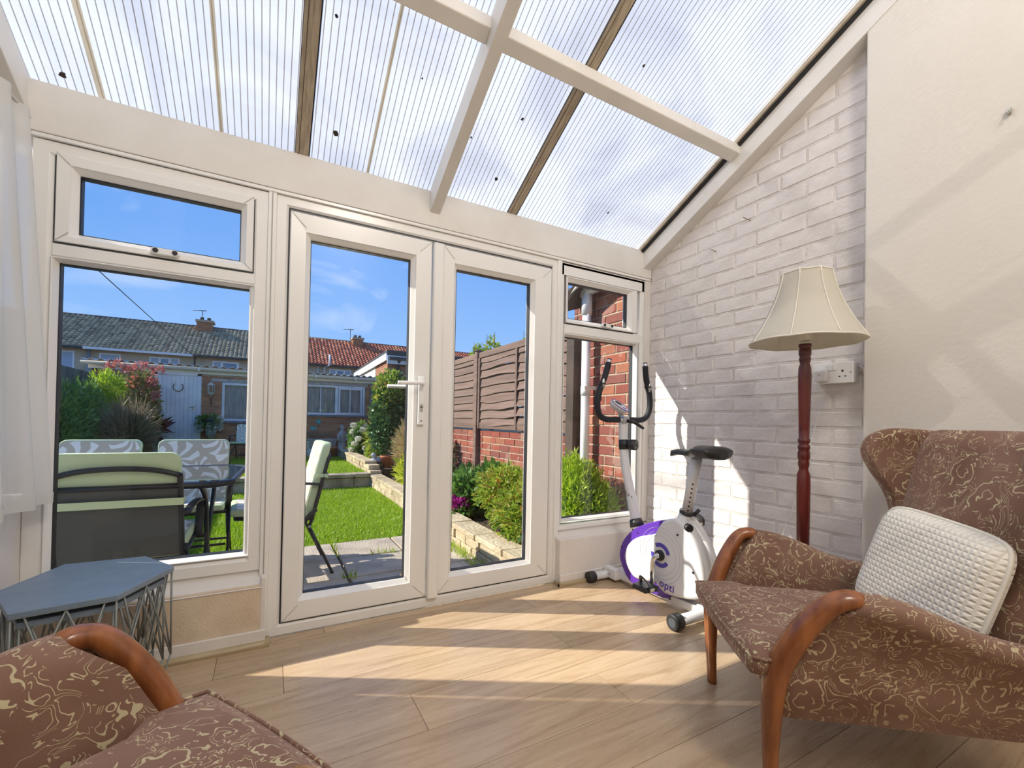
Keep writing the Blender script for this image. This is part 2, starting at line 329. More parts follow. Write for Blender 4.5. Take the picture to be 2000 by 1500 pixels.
# ------------------------------------------------------------------ mesh helpers
class MB:
    def __init__(s): s.v = []; s.f = []; s.sm = []
    def add(s, vs, fs, smooth=False):
        o = len(s.v); s.v += [tuple(p) for p in vs]; s.f += [tuple(i+o for i in f) for f in fs]; s.sm += [smooth]*len(fs)
        return s
    def box(s, x0, x1, y0, y1, z0, z1):
        return s.add([(x0,y0,z0),(x1,y0,z0),(x1,y1,z0),(x0,y1,z0),(x0,y0,z1),(x1,y0,z1),(x1,y1,z1),(x0,y1,z1)],
                     [(0,3,2,1),(4,5,6,7),(0,1,5,4),(1,2,6,5),(2,3,7,6),(3,0,4,7)])
    def hexa(s, b, t):   # bottom quad, top quad (4 points each)
        return s.add(list(b)+list(t), [(0,3,2,1),(4,5,6,7),(0,1,5,4),(1,2,6,5),(2,3,7,6),(3,0,4,7)])
    def quad(s, a, b, c, d): return s.add([a,b,c,d], [(0,1,2,3)])
    def loft(s, rings, closed=True, caps=True, smooth=True):
        n = len(rings[0]); vs = [p for r in rings for p in r]; fs = []
        for i in range(len(rings)-1):
            for j in range(n if closed else n-1):
                k = (j+1) % n; fs.append((i*n+j, i*n+k, (i+1)*n+k, (i+1)*n+j))
        s.add(vs, fs, smooth)
        if caps and closed:
            s.add(rings[0], [tuple(reversed(range(n)))]); s.add(rings[-1], [tuple(range(n))])
        return s
    def tube(s, pts, r, seg=8, caps=True, flat=None, smooth=True):
        pts = [Vector(p) for p in pts]; n = len(pts); rs = r if isinstance(r, (list, tuple)) else [r]*n
        tg = [((pts[min(i+1, n-1)]-pts[max(i-1, 0)]).normalized()) for i in range(n)]
        up = Vector((0,0,1)) if abs(tg[0].z) < 0.9 else Vector((1,0,0))
        nrm = (up - tg[0]*up.dot(tg[0])).normalized(); rings = []
        for i in range(n):
            if i: 
                nrm = nrm - tg[i]*nrm.dot(tg[i]); nrm.normalize()
            bn = tg[i].cross(nrm); a, c = (flat if flat else (1, 1))
            rings.append([pts[i] + (nrm*math.cos(2*PI*k/seg)*a + bn*math.sin(2*PI*k/seg)*c)*rs[i] for k in range(seg)])
        return s.loft(rings, True, caps, smooth)
    def lathe(s, prof, seg=24, c=(0,0,0), smooth=True, a0=0):
        rings = [[(c[0]+r*math.cos(a0+2*PI*k/seg), c[1]+r*math.sin(a0+2*PI*k/seg), c[2]+z) for k in range(seg)] for r, z in prof]
        return s.loft(rings, True, True, smooth)
    def disc(s, p, ax, r, h, seg=20, smooth=False):
        p = Vector(p); ax = Vector(ax).normalized(); return s.tube([p, p+ax*h], r, seg, smooth=True)
    def prism(s, poly, axis, d0, d1, smooth=False):
        def P(a, b, d): return {'x': (d, a, b), 'y': (a, d, b), 'z': (a, b, d)}[axis]
        n = len(poly); r0 = [P(a, b, d0) for a, b in poly]; r1 = [P(a, b, d1) for a, b in poly]
        s.add(r0+r1, [(i, (i+1) % n, n+(i+1) % n, n+i) for i in range(n)], smooth)
        s.add(r0, [tuple(reversed(range(n)))]); s.add(r1, [tuple(range(n))]); return s
    def ring(s, x0, x1, z0, z1, prof, axis='y'):   # mitred rectangular frame; prof = [(inset, depth), ...]
        loops = []
        for i, y in prof:
            loops.append([(x0+i, y, z0+i), (x1-i, y, z0+i), (x1-i, y, z1-i), (x0+i, y, z1-i)])
        vs = [p for l in loops for p in l]; fs = []
        for a in range(len(loops)-1):
            for j in range(4): k = (j+1) % 4; fs.append((a*4+j, (a+1)*4+j, (a+1)*4+k, a*4+k))
        return s.add(vs, fs)
    def ball(s, c, r, sc_=(1, 1, 1), seg=14, rings=8):
        prof = [(r*math.sin(PI*i/rings), -r*math.cos(PI*i/rings)) for i in range(rings+1)]
        rr = [[(c[0]+max(p,1e-4)*sc_[0]*math.cos(2*PI*k/seg), c[1]+max(p,1e-4)*sc_[1]*math.sin(2*PI*k/seg), c[2]+z*sc_[2]) for k in range(seg)] for p, z in prof]
        return s.loft(rr, True, False, True)
    def mesh(s, name):
        me = bpy.data.meshes.new(name); me.from_pydata([tuple(p) for p in s.v], [], s.f)
        me.polygons.foreach_set('use_smooth', s.sm); me.update()
        bm = bmesh.new(); bm.from_mesh(me); bmesh.ops.remove_doubles(bm, verts=bm.verts, dist=1e-5)
        bmesh.ops.recalc_face_normals(bm, faces=bm.faces); bm.to_mesh(me); bm.free()
        return me
def inv_loc(parent):
    w = Vector((0,0,0)); p = parent
    while p: w += p.location; p = p.parent
    return w
def obj(name, mb, mat, parent=None, local=False, bevel=0, subsurf=0, **tags):
    me = mb.mesh(name) if isinstance(mb, MB) else mb
    if mat is not None and not me.materials: me.materials.append(M[mat])
    o = bpy.data.objects.new(name, me); COL.objects.link(o)
    if parent:
        o.parent = parent
        if not local: o.location = -inv_loc(parent)
    if bevel:
        b = o.modifiers.new('bevel', 'BEVEL'); b.width = bevel; b.segments = 2; b.limit_method = 'ANGLE'; b.angle_limit = 0.6
    if subsurf:
        b = o.modifiers.new('subsurf', 'SUBSURF'); b.levels = subsurf; b.render_levels = subsurf
    for k, v in tags.items(): o[k] = v
    return o
def thing(name, label=None, cat=None, loc=(0,0,0), group=None, rz=0, kind=None):
    o = bpy.data.objects.new(name, None); COL.objects.link(o); o.location = loc; o.rotation_euler = (0,0,rz); o.empty_display_size = 0.05
    if label: o['label'] = label
    if cat: o['category'] = cat
    if group: o['group'] = group
    if kind: o['kind'] = kind
    return o
def struct(name, mb, mat, **kw): return obj(name, mb, mat, kind='structure', **kw)
def smooth_path(pts, n=6):
    P = [Vector(p) for p in pts]; out = []
    for i in range(len(P)-1):
        a, b, c, d = P[max(i-1, 0)], P[i], P[i+1], P[min(i+2, len(P)-1)]
        for k in range(n):
            t = k/n; out.append(0.5*((2*b)+(c-a)*t+(2*a-5*b+4*c-d)*t*t+(3*b-a-3*c+d)*t**3))
    out.append(P[-1]); return out

# ------------------------------------------------------------------ room shell
F = 2.02
XL, XR, YB = -0.78, 2.105, -1.3
def roofz(y, off=0.0): return 1.975 + 0.505*(2.02-y) + off

fl = struct('floor', MB().box(XL, 2.2, YB, 2.0, -0.06, -0.012), 'dark_wood')
pl_cache = {}
rnd = random.Random(3)
y = 1.59 + 0.187*3; row = 0
while y - 0.187 > YB - 0.19:
    y1 = min(y, 2.019); y0 = max(y-0.187, YB)
    x = XL - rnd.uniform(0, 1.2) if row != 4 else 0.42-1.285*2+0.0
    while x < 2.105:
        xa, xb = max(x, XL+0.001), min(x+1.285, 2.105)
        if xb - xa > 0.02 and y1-y0 > 0.01:
            w, h = xb-xa-0.0006, y1-y0-0.0006; e = 0.0005
            o = obj('floor_plank', MB().hexa([(0,0,-0.012),(w,0,-0.012),(w,h,-0.012),(0,h,-0.012)], [(e,e,0),(w-e,e,0),(w-e,h-e,0),(e,h-e,0)]), 'oak', fl)
            o.location = (xa, y0, 0)
        x += 1.285
    y -= 0.187; row += 1

# right wall: painted bricks proud of painted joints
def clip(poly, f):   # keep f(p) <= 0
    out = []
    for i in range(len(poly)):
        a, b = poly[i], poly[(i+1) % len(poly)]; fa, fb = f(a), f(b)
        if fa <= 0: out.append(a)
        if (fa < 0) != (fb < 0) and fa != fb:
            t = fa/(fa-fb); out.append((a[0]+(b[0]-a[0])*t, a[1]+(b[1]-a[1])*t))
    return out
def inset(poly, d):
    cx = sum(p[0] for p in poly)/len(poly); cz = sum(p[1] for p in poly)/len(poly)
    mxr = max(abs(p[0]-cx) for p in poly) or 1; mzr = max(abs(p[1]-cz) for p in poly) or 1
    return [(cx+(p[0]-cx)*(1-d/mxr), cz+(p[1]-cz)*(1-d/mzr)) for p in poly]
def brick_from_poly(poly, back, front, axis, e=0.003, jit=0.0, r=random):
    """poly in (u, z); axis 'x' or 'y'; back, front = coordinates along that axis"""
    ins = inset(poly, e); n = len(poly)
    J = [(u+r.uniform(-jit, jit), z+r.uniform(-jit, jit)) for u, z in ins]
    P = (lambda u, z, d: (d, u, z)) if axis == 'x' else (lambda u, z, d: (u, d, z))
    m_ = MB(); m_.add([P(u, z, back) for u, z in poly]+[P(u, z, front) for u, z in J], [(i, (i+1) % n, n+(i+1) % n, n+i) for i in range(n)]+[tuple(range(n, 2*n))])
    return m_
wr = struct('wall_right', MB().prism([(0.84, -0.02), (2.06, -0.02), (2.06, roofz(2.06, -0.02)), (0.84, roofz(0.84, -0.02))], 'x', 2.1076, 2.199), 'mortar_paint')
pit_ = 0.0747; z0 = 1.262 - 17*pit_; k = 0
rb = random.Random(5); cache = {}
while z0 + k*pit_ < roofz(0.84):
    za, zb = z0+k*pit_+0.005, z0+(k+1)*pit_-0.005
    off = 1.436 if (k % 2) == 1 else 1.3205
    j = -4
    while j < 5:
        ya = off + j*0.2305 + 0.005; yb = ya + 0.2205; j += 1
        if rb.random() < 0.08: pass
        ya2, yb2 = max(ya, 0.841), min(yb, 2.03)
        if yb2-ya2 < 0.02 or zb < 0.01: continue
        poly = [(ya2, max(za, 0.001)), (yb2, max(za, 0.001)), (yb2, zb), (ya2, zb)]
        poly = clip(poly, lambda p: p[1]-roofz(p[0], -0.02))
        if len(poly) < 3: continue
        dx = rb.uniform(-0.0012, 0.0012)
        key = (round(yb2-ya2, 3), len(poly), za > 0) if len(poly) == 4 and zb < roofz(yb2, -0.02) and za > 0 else None
        if key and key in cache:
            o = obj('brick', cache[key][0], None, wr); o.location = (dx, ya2-cache[key][1], poly[0][1]-cache[key][2])
        else:
            o = obj('brick', brick_from_poly(poly, 2.1092, 2.105, 'x', 0.004, 0.0012, rb), 'brick_paint', wr); o.location.x = dx
            if key: cache[key] = (o.data, ya2, poly[0][1])
    k += 1
# plastered wall nearer the camera, standing proud of the brick
struct('wall_near_right', MB().prism([(YB, 0), (0.837, 0), (0.837, roofz(0.837, -0.03)), (YB, roofz(YB, -0.03))], 'x', 2.035, 2.2), 'plaster', bevel=0.006)
struct('wall_back', MB().box(XL-0.1, 2.2, YB-0.1, YB, 0, roofz(YB)), 'plaster')
# left wall: low part, side window above it
struct('wall_left', MB().box(-0.82, -0.70, YB, 2.06, 0, 0.62), 'wall_paint')
struct('wall_left.001', MB().prism([(YB, 0.62), (1.30, 0.62), (1.30, 1.84), (2.06, 1.84), (2.06, roofz(2.06, -0.10)), (YB, roofz(YB, -0.10))], 'x', -0.86, -0.775), 'wall_paint')
wl = MB()
wl.box(-0.86, -0.775, 1.30, 1.93, 0.62, 0.75)
wl.box(-0.83, -0.79, 1.30, 1.93, 0.74, 0.79).box(-0.83, -0.79, 1.30, 1.93, 1.79, 1.84).box(-0.83, -0.79, 1.30, 1.35, 0.79, 1.79).box(-0.86, -0.775, 1.86, 2.06, 0.62, 1.84).box(-0.83, -0.79, 1.34, 1.87, 1.40, 1.46)
w3 = struct('window_3', wl, 'upvc')
obj('pane', MB().quad((-0.81, 1.34, 0.78), (-0.81, 1.87, 0.78), (-0.81, 1.87, 1.79), (-0.81, 1.34, 1.79)), 'glass', w3)

# dwarf walls below the windows
wf = struct('wall_front', MB().box(-0.70, 0.0, 1.968, 2.12, 0, 0.235), 'sand_paint', bevel=0.004)
struct('trim_1', MB().prism([(1.962, 0.225), (2.03, 0.262), (2.03, 0.28), (2.12, 0.28), (2.12, 0.225)], 'x', -0.70, 0.0), 'wall_paint', bevel=0.004)
struct('trim_2', MB().box(-0.014, 0.001, 1.966, 2.05, 0.05, 0.262), 'wall_paint', bevel=0.002)
struct('baseboard_front', MB().box(-0.70, 0.004, 1.958, 1.969, 0.018, 0.062), 'wall_paint', bevel=0.003)
struct('trim_3', MB().prism([(1.940, 0.0), (1.960, 0.0), (1.960, 0.022), (1.948, 0.022), (1.940, 0.012)], 'x', -0.70, 0.018).box(0.004, 0.018, 1.94, 2.0, 0, 0.02), 'quadrant', bevel=0.002)
wf2 = struct('wall_front.001', MB().box(1.405, 2.105, 1.968, 2.12, 0, 0.25), 'wall_paint', bevel=0.008)
struct('trim_4', MB().prism([(1.964, 0.235), (2.03, 0.272), (2.03, 0.284), (2.12, 0.284), (2.12, 0.235)], 'x', 1.402, 2.105), 'wall_paint', bevel=0.006)
struct('baseboard_front.001', MB().box(1.402, 2.105, 1.957, 1.969, 0.018, 0.058), 'wall_paint', bevel=0.003)
struct('trim_5', MB().prism([(1.940, 0.0), (1.960, 0.0), (1.960, 0.020), (1.948, 0.020), (1.940, 0.012)], 'x', 1.388, 2.105).box(1.388, 1.402, 1.94, 2.0, 0, 0.02), 'quadrant', bevel=0.002)
struct('baseboard_right', MB().box(2.093, 2.106, 0.84, 1.957, 0.0, 0.05), 'wall_paint', bevel=0.003)
struct('baseboard_near_right', MB().box(2.022, 2.036, YB, 0.84, 0.0, 0.07), 'wall_paint', bevel=0.003)
# header board above the frames
struct('trim_6', MB().prism([(2.005, 1.812), (2.14, 1.812), (2.14, roofz(2.14, -0.004)), (2.005, roofz(2.005, -0.004))], 'x', -0.78, 2.105), 'beam_paint', bevel=0.003)
struct('trim_7', MB().box(-0.70, 2.1, 2.008, 2.02, 1.798, 1.811), 'upvc', bevel=0.002)

# windows and doors
def frame_prof(w, face, back, lip=0.012):
    return [(0, back), (0, face+0.003), (0.003, face), (w-lip-0.008, face), (w-0.006, face+0.008), (w, face+0.014), (w, back)]
def mitre(x0, x1, z0, z1, w, face):
    m_ = MB(); t = 0.0011; y_ = face-0.0004
    for cx, cz, dx, dz in ((x0, z0, 1, 1), (x1, z0, -1, 1), (x0, z1, 1, -1), (x1, z1, -1, -1)):
        a = (cx, cz); b = (cx+dx*w, cz+dz*w); n = (-dz*t/1.4, dx*t/1.4)
        m_.quad((a[0]-n[0], y_, a[1]-n[1]), (a[0]+n[0], y_, a[1]+n[1]), (b[0]+n[0], y_, b[1]+n[1]), (b[0]-n[0], y_, b[1]-n[1]))
    return m_
def glazing(parent, gx0, gx1, gz0, gz1, gy):
    obj('gasket', MB().ring(gx0-0.006, gx1+0.006, gz0-0.006, gz1+0.006, [(0, gy-0.002), (0.006, gy-0.003), (0.008, gy-0.0005)]), 'gasket', parent)
    obj('spacer', MB().ring(gx0-0.004, gx1+0.004, gz0-0.004, gz1+0.004, [(0.005, gy+0.0005), (0.007, gy+0.024), (0.0, gy+0.026), (0.0, gy+0.0005)]), 'gasket', parent)
    obj('pane', MB().quad((gx0-0.005, gy, gz0-0.005), (gx1+0.005, gy, gz0-0.005), (gx1+0.005, gy, gz1+0.005), (gx0-0.005, gy, gz1+0.005)), 'glass', parent)
def sash(parent, name, x0, x1, z0, z1, g, face, gy=None, back=2.078):
    """g = glass rectangle"""
    gx0, gx1, gz0, gz1 = g; gy = gy or face+0.03
    mb = MB(); loops = []
    def L(t, y, s=None):
        a = (x0+(gx0-x0)*t, x1+(gx1-x1)*t, z0+(gz0-z0)*t, z1+(gz1-z1)*t)
        if s is not None: a = (gx0-s, gx1+s, gz0-s, gz1+s)
        return [(a[0], y, a[2]), (a[1], y, a[2]), (a[1], y, a[3]), (a[0], y, a[3])]
    seq = [L(0, back), L(0, face+0.004), L(0.05, face), L(0, face+0.002, 0.021), L(0, face+0.007, 0.018), L(0, gy-0.006, 0.003), L(0, gy, 0.0), L(0, back, 0.0)]
    vs = [p for l in seq for p in l]; fs = []
    for a in range(len(seq)-1):
        for j in range(4): q = (j+1) % 4; fs.append((a*4+j, (a+1)*4+j, (a+1)*4+q, a*4+q))
    mb.add(vs, fs); s_ = obj(name, mb, 'upvc', parent)
    obj('mitre_joint', mitre(x0, x1, z0, z1, min(gx0-x0, z1-gz1)-0.02, face), 'upvc_line', s_)
    return s_
def catch(parent, x, z, y):
    h = obj('handle', MB().prism([(x-0.034, z-0.012), (x+0.034, z-0.012), (x+0.042, z-0.004), (x+0.042, z+0.006), (x+0.034, z+0.011), (x-0.034, z+0.011), (x-0.042, z+0.004), (x-0.042, z-0.006)], 'y', y-0.020, y), 'white_plastic', parent, bevel=0.003)
    obj('keyhole', MB().disc((x-0.026, y-0.0225, z), (0, 1, 0), 0.0085, 0.003, 16), 'gasket', h)
    obj('keyhole', MB().disc((x+0.030, y-0.0225, z), (0, 1, 0), 0.0085, 0.003, 16), 'gasket', h)

# window_1, left of the doors
w1 = MB().ring(-0.70, -0.02, 0.278, 1.798, frame_prof(0.060, F, 2.09))
w1.prism([(F, 1.418), (F+0.012, 1.405), (2.085, 1.405), (2.085, 1.462), (F+0.012, 1.462), (F, 1.456)], 'x', -0.645, -0.065)
win1 = struct('window_1', w1, 'upvc')
cs = sash(win1, 'casement', -0.641, -0.071, 1.464, 1.762, (-0.586, -0.116, 1.505, 1.706), F-0.004)
glazing(cs, -0.586, -0.116, 1.505, 1.706, F+0.026)
catch(cs, -0.345, 1.481, F-0.004)
obj('shadow_gap', MB().ring(-0.645, -0.067, 1.460, 1.766, [(0, F+0.002), (0.005, F+0.002)]), 'gasket', win1)
glazing(win1, -0.634, -0.073, 0.352, 1.399, F+0.030)
obj('bead', MB().ring(-0.648, -0.059, 0.338, 1.413, [(0, F+0.002), (0.0, F-0.002), (0.004, F-0.002), (0.014, F+0.028)]), 'upvc', win1, bevel=0.001)
# cover strip between window_1 and the door frame
struct('trim_8', MB().box(-0.022, 0.008, 2.012, 2.09, 0.0, 1.80), 'upvc', bevel=0.003)
struct('trim_9', MB().box(-0.009, -0.005, 2.010, 2.013, 0.262, 1.80), 'upvc_line')
# door frame and the two leaves
df = struct('trim_10', MB().ring(0.007, 1.405, 0.0, 1.80, [(0, 2.09), (0, F+0.002), (0.003, F), (0.036, F), (0.050, F+0.012), (0.050, 2.09)]), 'upvc')
obj('shadow_gap', MB().ring(0.053, 1.3595, 0.046, 1.7555, [(0, F+0.006), (0.006, F+0.006)]), 'gasket', df)
obj('cover_strip', MB().box(1.392, 1.42, 2.012, 2.03, 0.0, 1.80), 'upvc', df, bevel=0.003)
g1_ = (0.139, 0.567, 0.150, 1.643); g2_ = (0.800, 1.227, 0.146, 1.641)
d1 = thing('door_1', loc=(0.059, F, 0.055), kind='structure')
s1 = sash(d1, 'leaf_frame', 0.0585, 0.664, 0.053, 1.741, g1_, F-0.006); glazing(d1, *g1_, F+0.026)
obj('astragal', MB().prism([(0.668, 2.004), (0.674, 1.996), (0.714, 1.996), (0.722, 2.004), (0.722, 2.03), (0.668, 2.03)], 'z', 0.046, 1.736), 'upvc', d1, bevel=0.002)
hp = obj('handle_plate', MB().box(0.606, 0.636, 1.998, 2.014, 0.865, 1.095), 'white_plastic', d1, bevel=0.006)
obj('lever', MB().tube(smooth_path([(0.621, 2.0, 1.060), (0.621, 1.972, 1.060), (0.612, 1.960, 1.060), (0.575, 1.958, 1.058), (0.500, 1.962, 1.055)], 5), [0.010]*5+[0.0095]*5+[0.009]*11, 10, flat=(1, 0.8)), 'white_plastic', hp)
obj('lock_barrel', MB().disc((0.621, 1.9945, 0.955), (0, 1, 0), 0.0085, 0.005, 16).box(0.6155, 0.6265, 1.9945, 2.0, 0.930, 0.952), 'chrome_dull', hp)
obj('screw', MB().disc((0.621, 1.9965, 0.885), (0, 1, 0), 0.004, 0.003, 10), 'brass_screw', hp)
d2 = thing('door_2', loc=(0.728, F, 0.055), kind='structure')
s2 = sash(d2, 'leaf_frame', 0.720, 1.354, 0.053, 1.741, g2_, F-0.004); glazing(d2, *g2_, F+0.026)
obj('outer_lever', MB().tube([(0.60, 2.10, 1.055), (0.60, 2.12, 1.052), (0.49, 2.12, 1.048)], 0.009, 8), 'white_plastic', d1)
obj('kitemark_stamp', MB().disc((0.553, 2.0445, 0.164), (0, 1, 0), 0.0055, 0.0008, 14), 'chrome_dull', d1)
# window_2, right of the doors
w2 = MB().ring(1.416, 2.06, 0.284, 1.798, [(0, 2.09), (0, F+0.003), (0.003, F), (0.020, F), (0.030, F+0.010), (0.030, 2.09)])
w2.box(1.416, 2.06, F, 2.085, 1.725, 1.79)
w2.prism([(F, 1.400), (F+0.012, 1.388), (2.085, 1.388), (2.085, 1.452), (F+0.012, 1.452), (F, 1.446)], 'x', 1.446, 2.03)
win2 = struct('window_2', w2, 'upvc')
struct('trim_11', MB().box(2.058, 2.106, 2.014, 2.09, 0.28, 1.80), 'wall_paint')
cs2 = sash(win2, 'casement', 1.452, 1.998, 1.456, 1.722, (1.484, 1.933, 1.488, 1.693), F-0.004)
glazing(cs2, 1.484, 1.933, 1.488, 1.693, F+0.026)
catch(cs2, 1.745, 1.470, F-0.004)
obj('shadow_gap', MB().ring(1.448, 2.002, 1.452, 1.726, [(0, F+0.002), (0.005, F+0.002)]), 'gasket', win2)
glazing(win2, 1.455, 1.992, 0.345, 1.381, F+0.030)
obj('bead', MB().ring(1.441, 2.006, 0.331, 1.395, [(0, F+0.002), (0.0, F-0.002), (0.004, F-0.002), (0.014, F+0.028)]), 'upvc', win2)

# ------------------------------------------------------------------ polycarbonate roof
ceil = thing('ceiling', loc=(0, 0, 0), kind='structure')
def rq(m_, x0, x1, ya, yb, off):
    return m_.quad((x0, ya, roofz(ya, off)), (x1, ya, roofz(ya, off)), (x1, yb, roofz(yb, off)), (x0, yb, roofz(yb, off)))
def rbeam(x0, x1, ya, yb, o0, o1):
    return MB().hexa([(x0, ya, roofz(ya, o0)), (x1, ya, roofz(ya, o0)), (x1, yb, roofz(yb, o0)), (x0, yb, roofz(yb, o0))],
                     [(x0, ya, roofz(ya, o1)), (x1, ya, roofz(ya, o1)), (x1, yb, roofz(yb, o1)), (x0, yb, roofz(yb, o1))])
for x0, x1 in ((-0.86, 0.071), (0.119, 1.065), (1.111, 2.02)):
    s_ = obj('roof_sheet', rq(MB(), x0, x1, YB-0.1, 2.30, 0.012), 'polycarb', ceil)
    mb = MB(); x = x0 + 0.011
    while x < x1-0.004:
        rq(mb, x, x+0.0034, YB, 2.15, 0.0105); x += 0.0228
    obj('flute_webs', mb, 'polycarb_web', s_, kind='stuff')
for x, w in ((0.352, 0.013), (-0.192, 0.014), (-0.541, 0.020), (0.722, 0.010)):
    obj('stained_channel', rq(MB(), x, x+w, YB, 2.1, 0.0092), 'polycarb_stain', ceil)
for x in (0.0695, 1.0635):
    gb = obj('glazing_bar', rbeam(x, x+0.049, YB, 2.06, -0.006, 0.02), 'bar_wood', ceil, bevel=0.003)
    obj('rubber_seal', rbeam(x+0.049, x+0.053, YB, 2.04, -0.004, 0.008), 'gasket', gb)
    obj('rubber_seal', rbeam(x-0.002, x, YB, 2.04, -0.002, 0.008), 'gasket', gb)
    obj('groove', rbeam(x+0.012, x+0.014, YB, 2.04, -0.0068, -0.004).add([], []), 'dark_wood', gb)
obj('edge_channel', rbeam(2.0, 2.11, YB, 2.06, -0.008, 0.03), 'bar_wood', ceil)
obj('edge_seal', rbeam(2.012, 2.034, YB, 2.05, -0.018, -0.008), 'gasket', ceil)
obj('rafter', rbeam(0.645, 0.694, YB, 2.045, -0.108, 0.004), 'beam_paint', ceil, bevel=0.003)
obj('rafter', rbeam(2.031, 2.108, YB, 2.016, -0.118, -0.012), 'beam_paint', ceil, bevel=0.003)
obj('rafter', rbeam(-0.775, -0.708, YB, 2.02, -0.115, 0.004), 'beam_paint', ceil, bevel=0.003)
for x0, x1 in ((-0.71, 0.646), (0.693, 2.033)):
    obj('purlin', rbeam(x0, x1, 1.365, 1.413, -0.052, -0.008), 'beam_paint', ceil, bevel=0.004)
obj('purlin', rbeam(-0.71, 2.033, 0.30, 0.348, -0.052, -0.008), 'beam_paint', ceil, bevel=0.004)
# debris caught in the sheets
mb = MB(); rr_ = random.Random(11)
for x, y, s in ((0.21, 1.90, 0.012), (0.165, 1.55, 0.006), (0.93, 1.88, 0.009), (0.92, 1.62, 0.007), (-0.62, 1.98, 0.011), (1.62, 1.87, 0.006), (0.74, 1.75, 0.005), (0.48, 1.62, 0.004), (1.30, 1.30, 0.006), (0.66, 1.35, 0.008)):
    n = 7; mb.add([(x+s*rr_.uniform(0.6, 1.3)*math.cos(2*PI*i/n), y+s*rr_.uniform(0.6, 1.2)*math.sin(2*PI*i/n), roofz(y+s*math.sin(2*PI*i/n), 0.009)) for i in range(n)], [tuple(range(n))])
obj('debris_specks', mb, 'rust', ceil, kind='stuff')

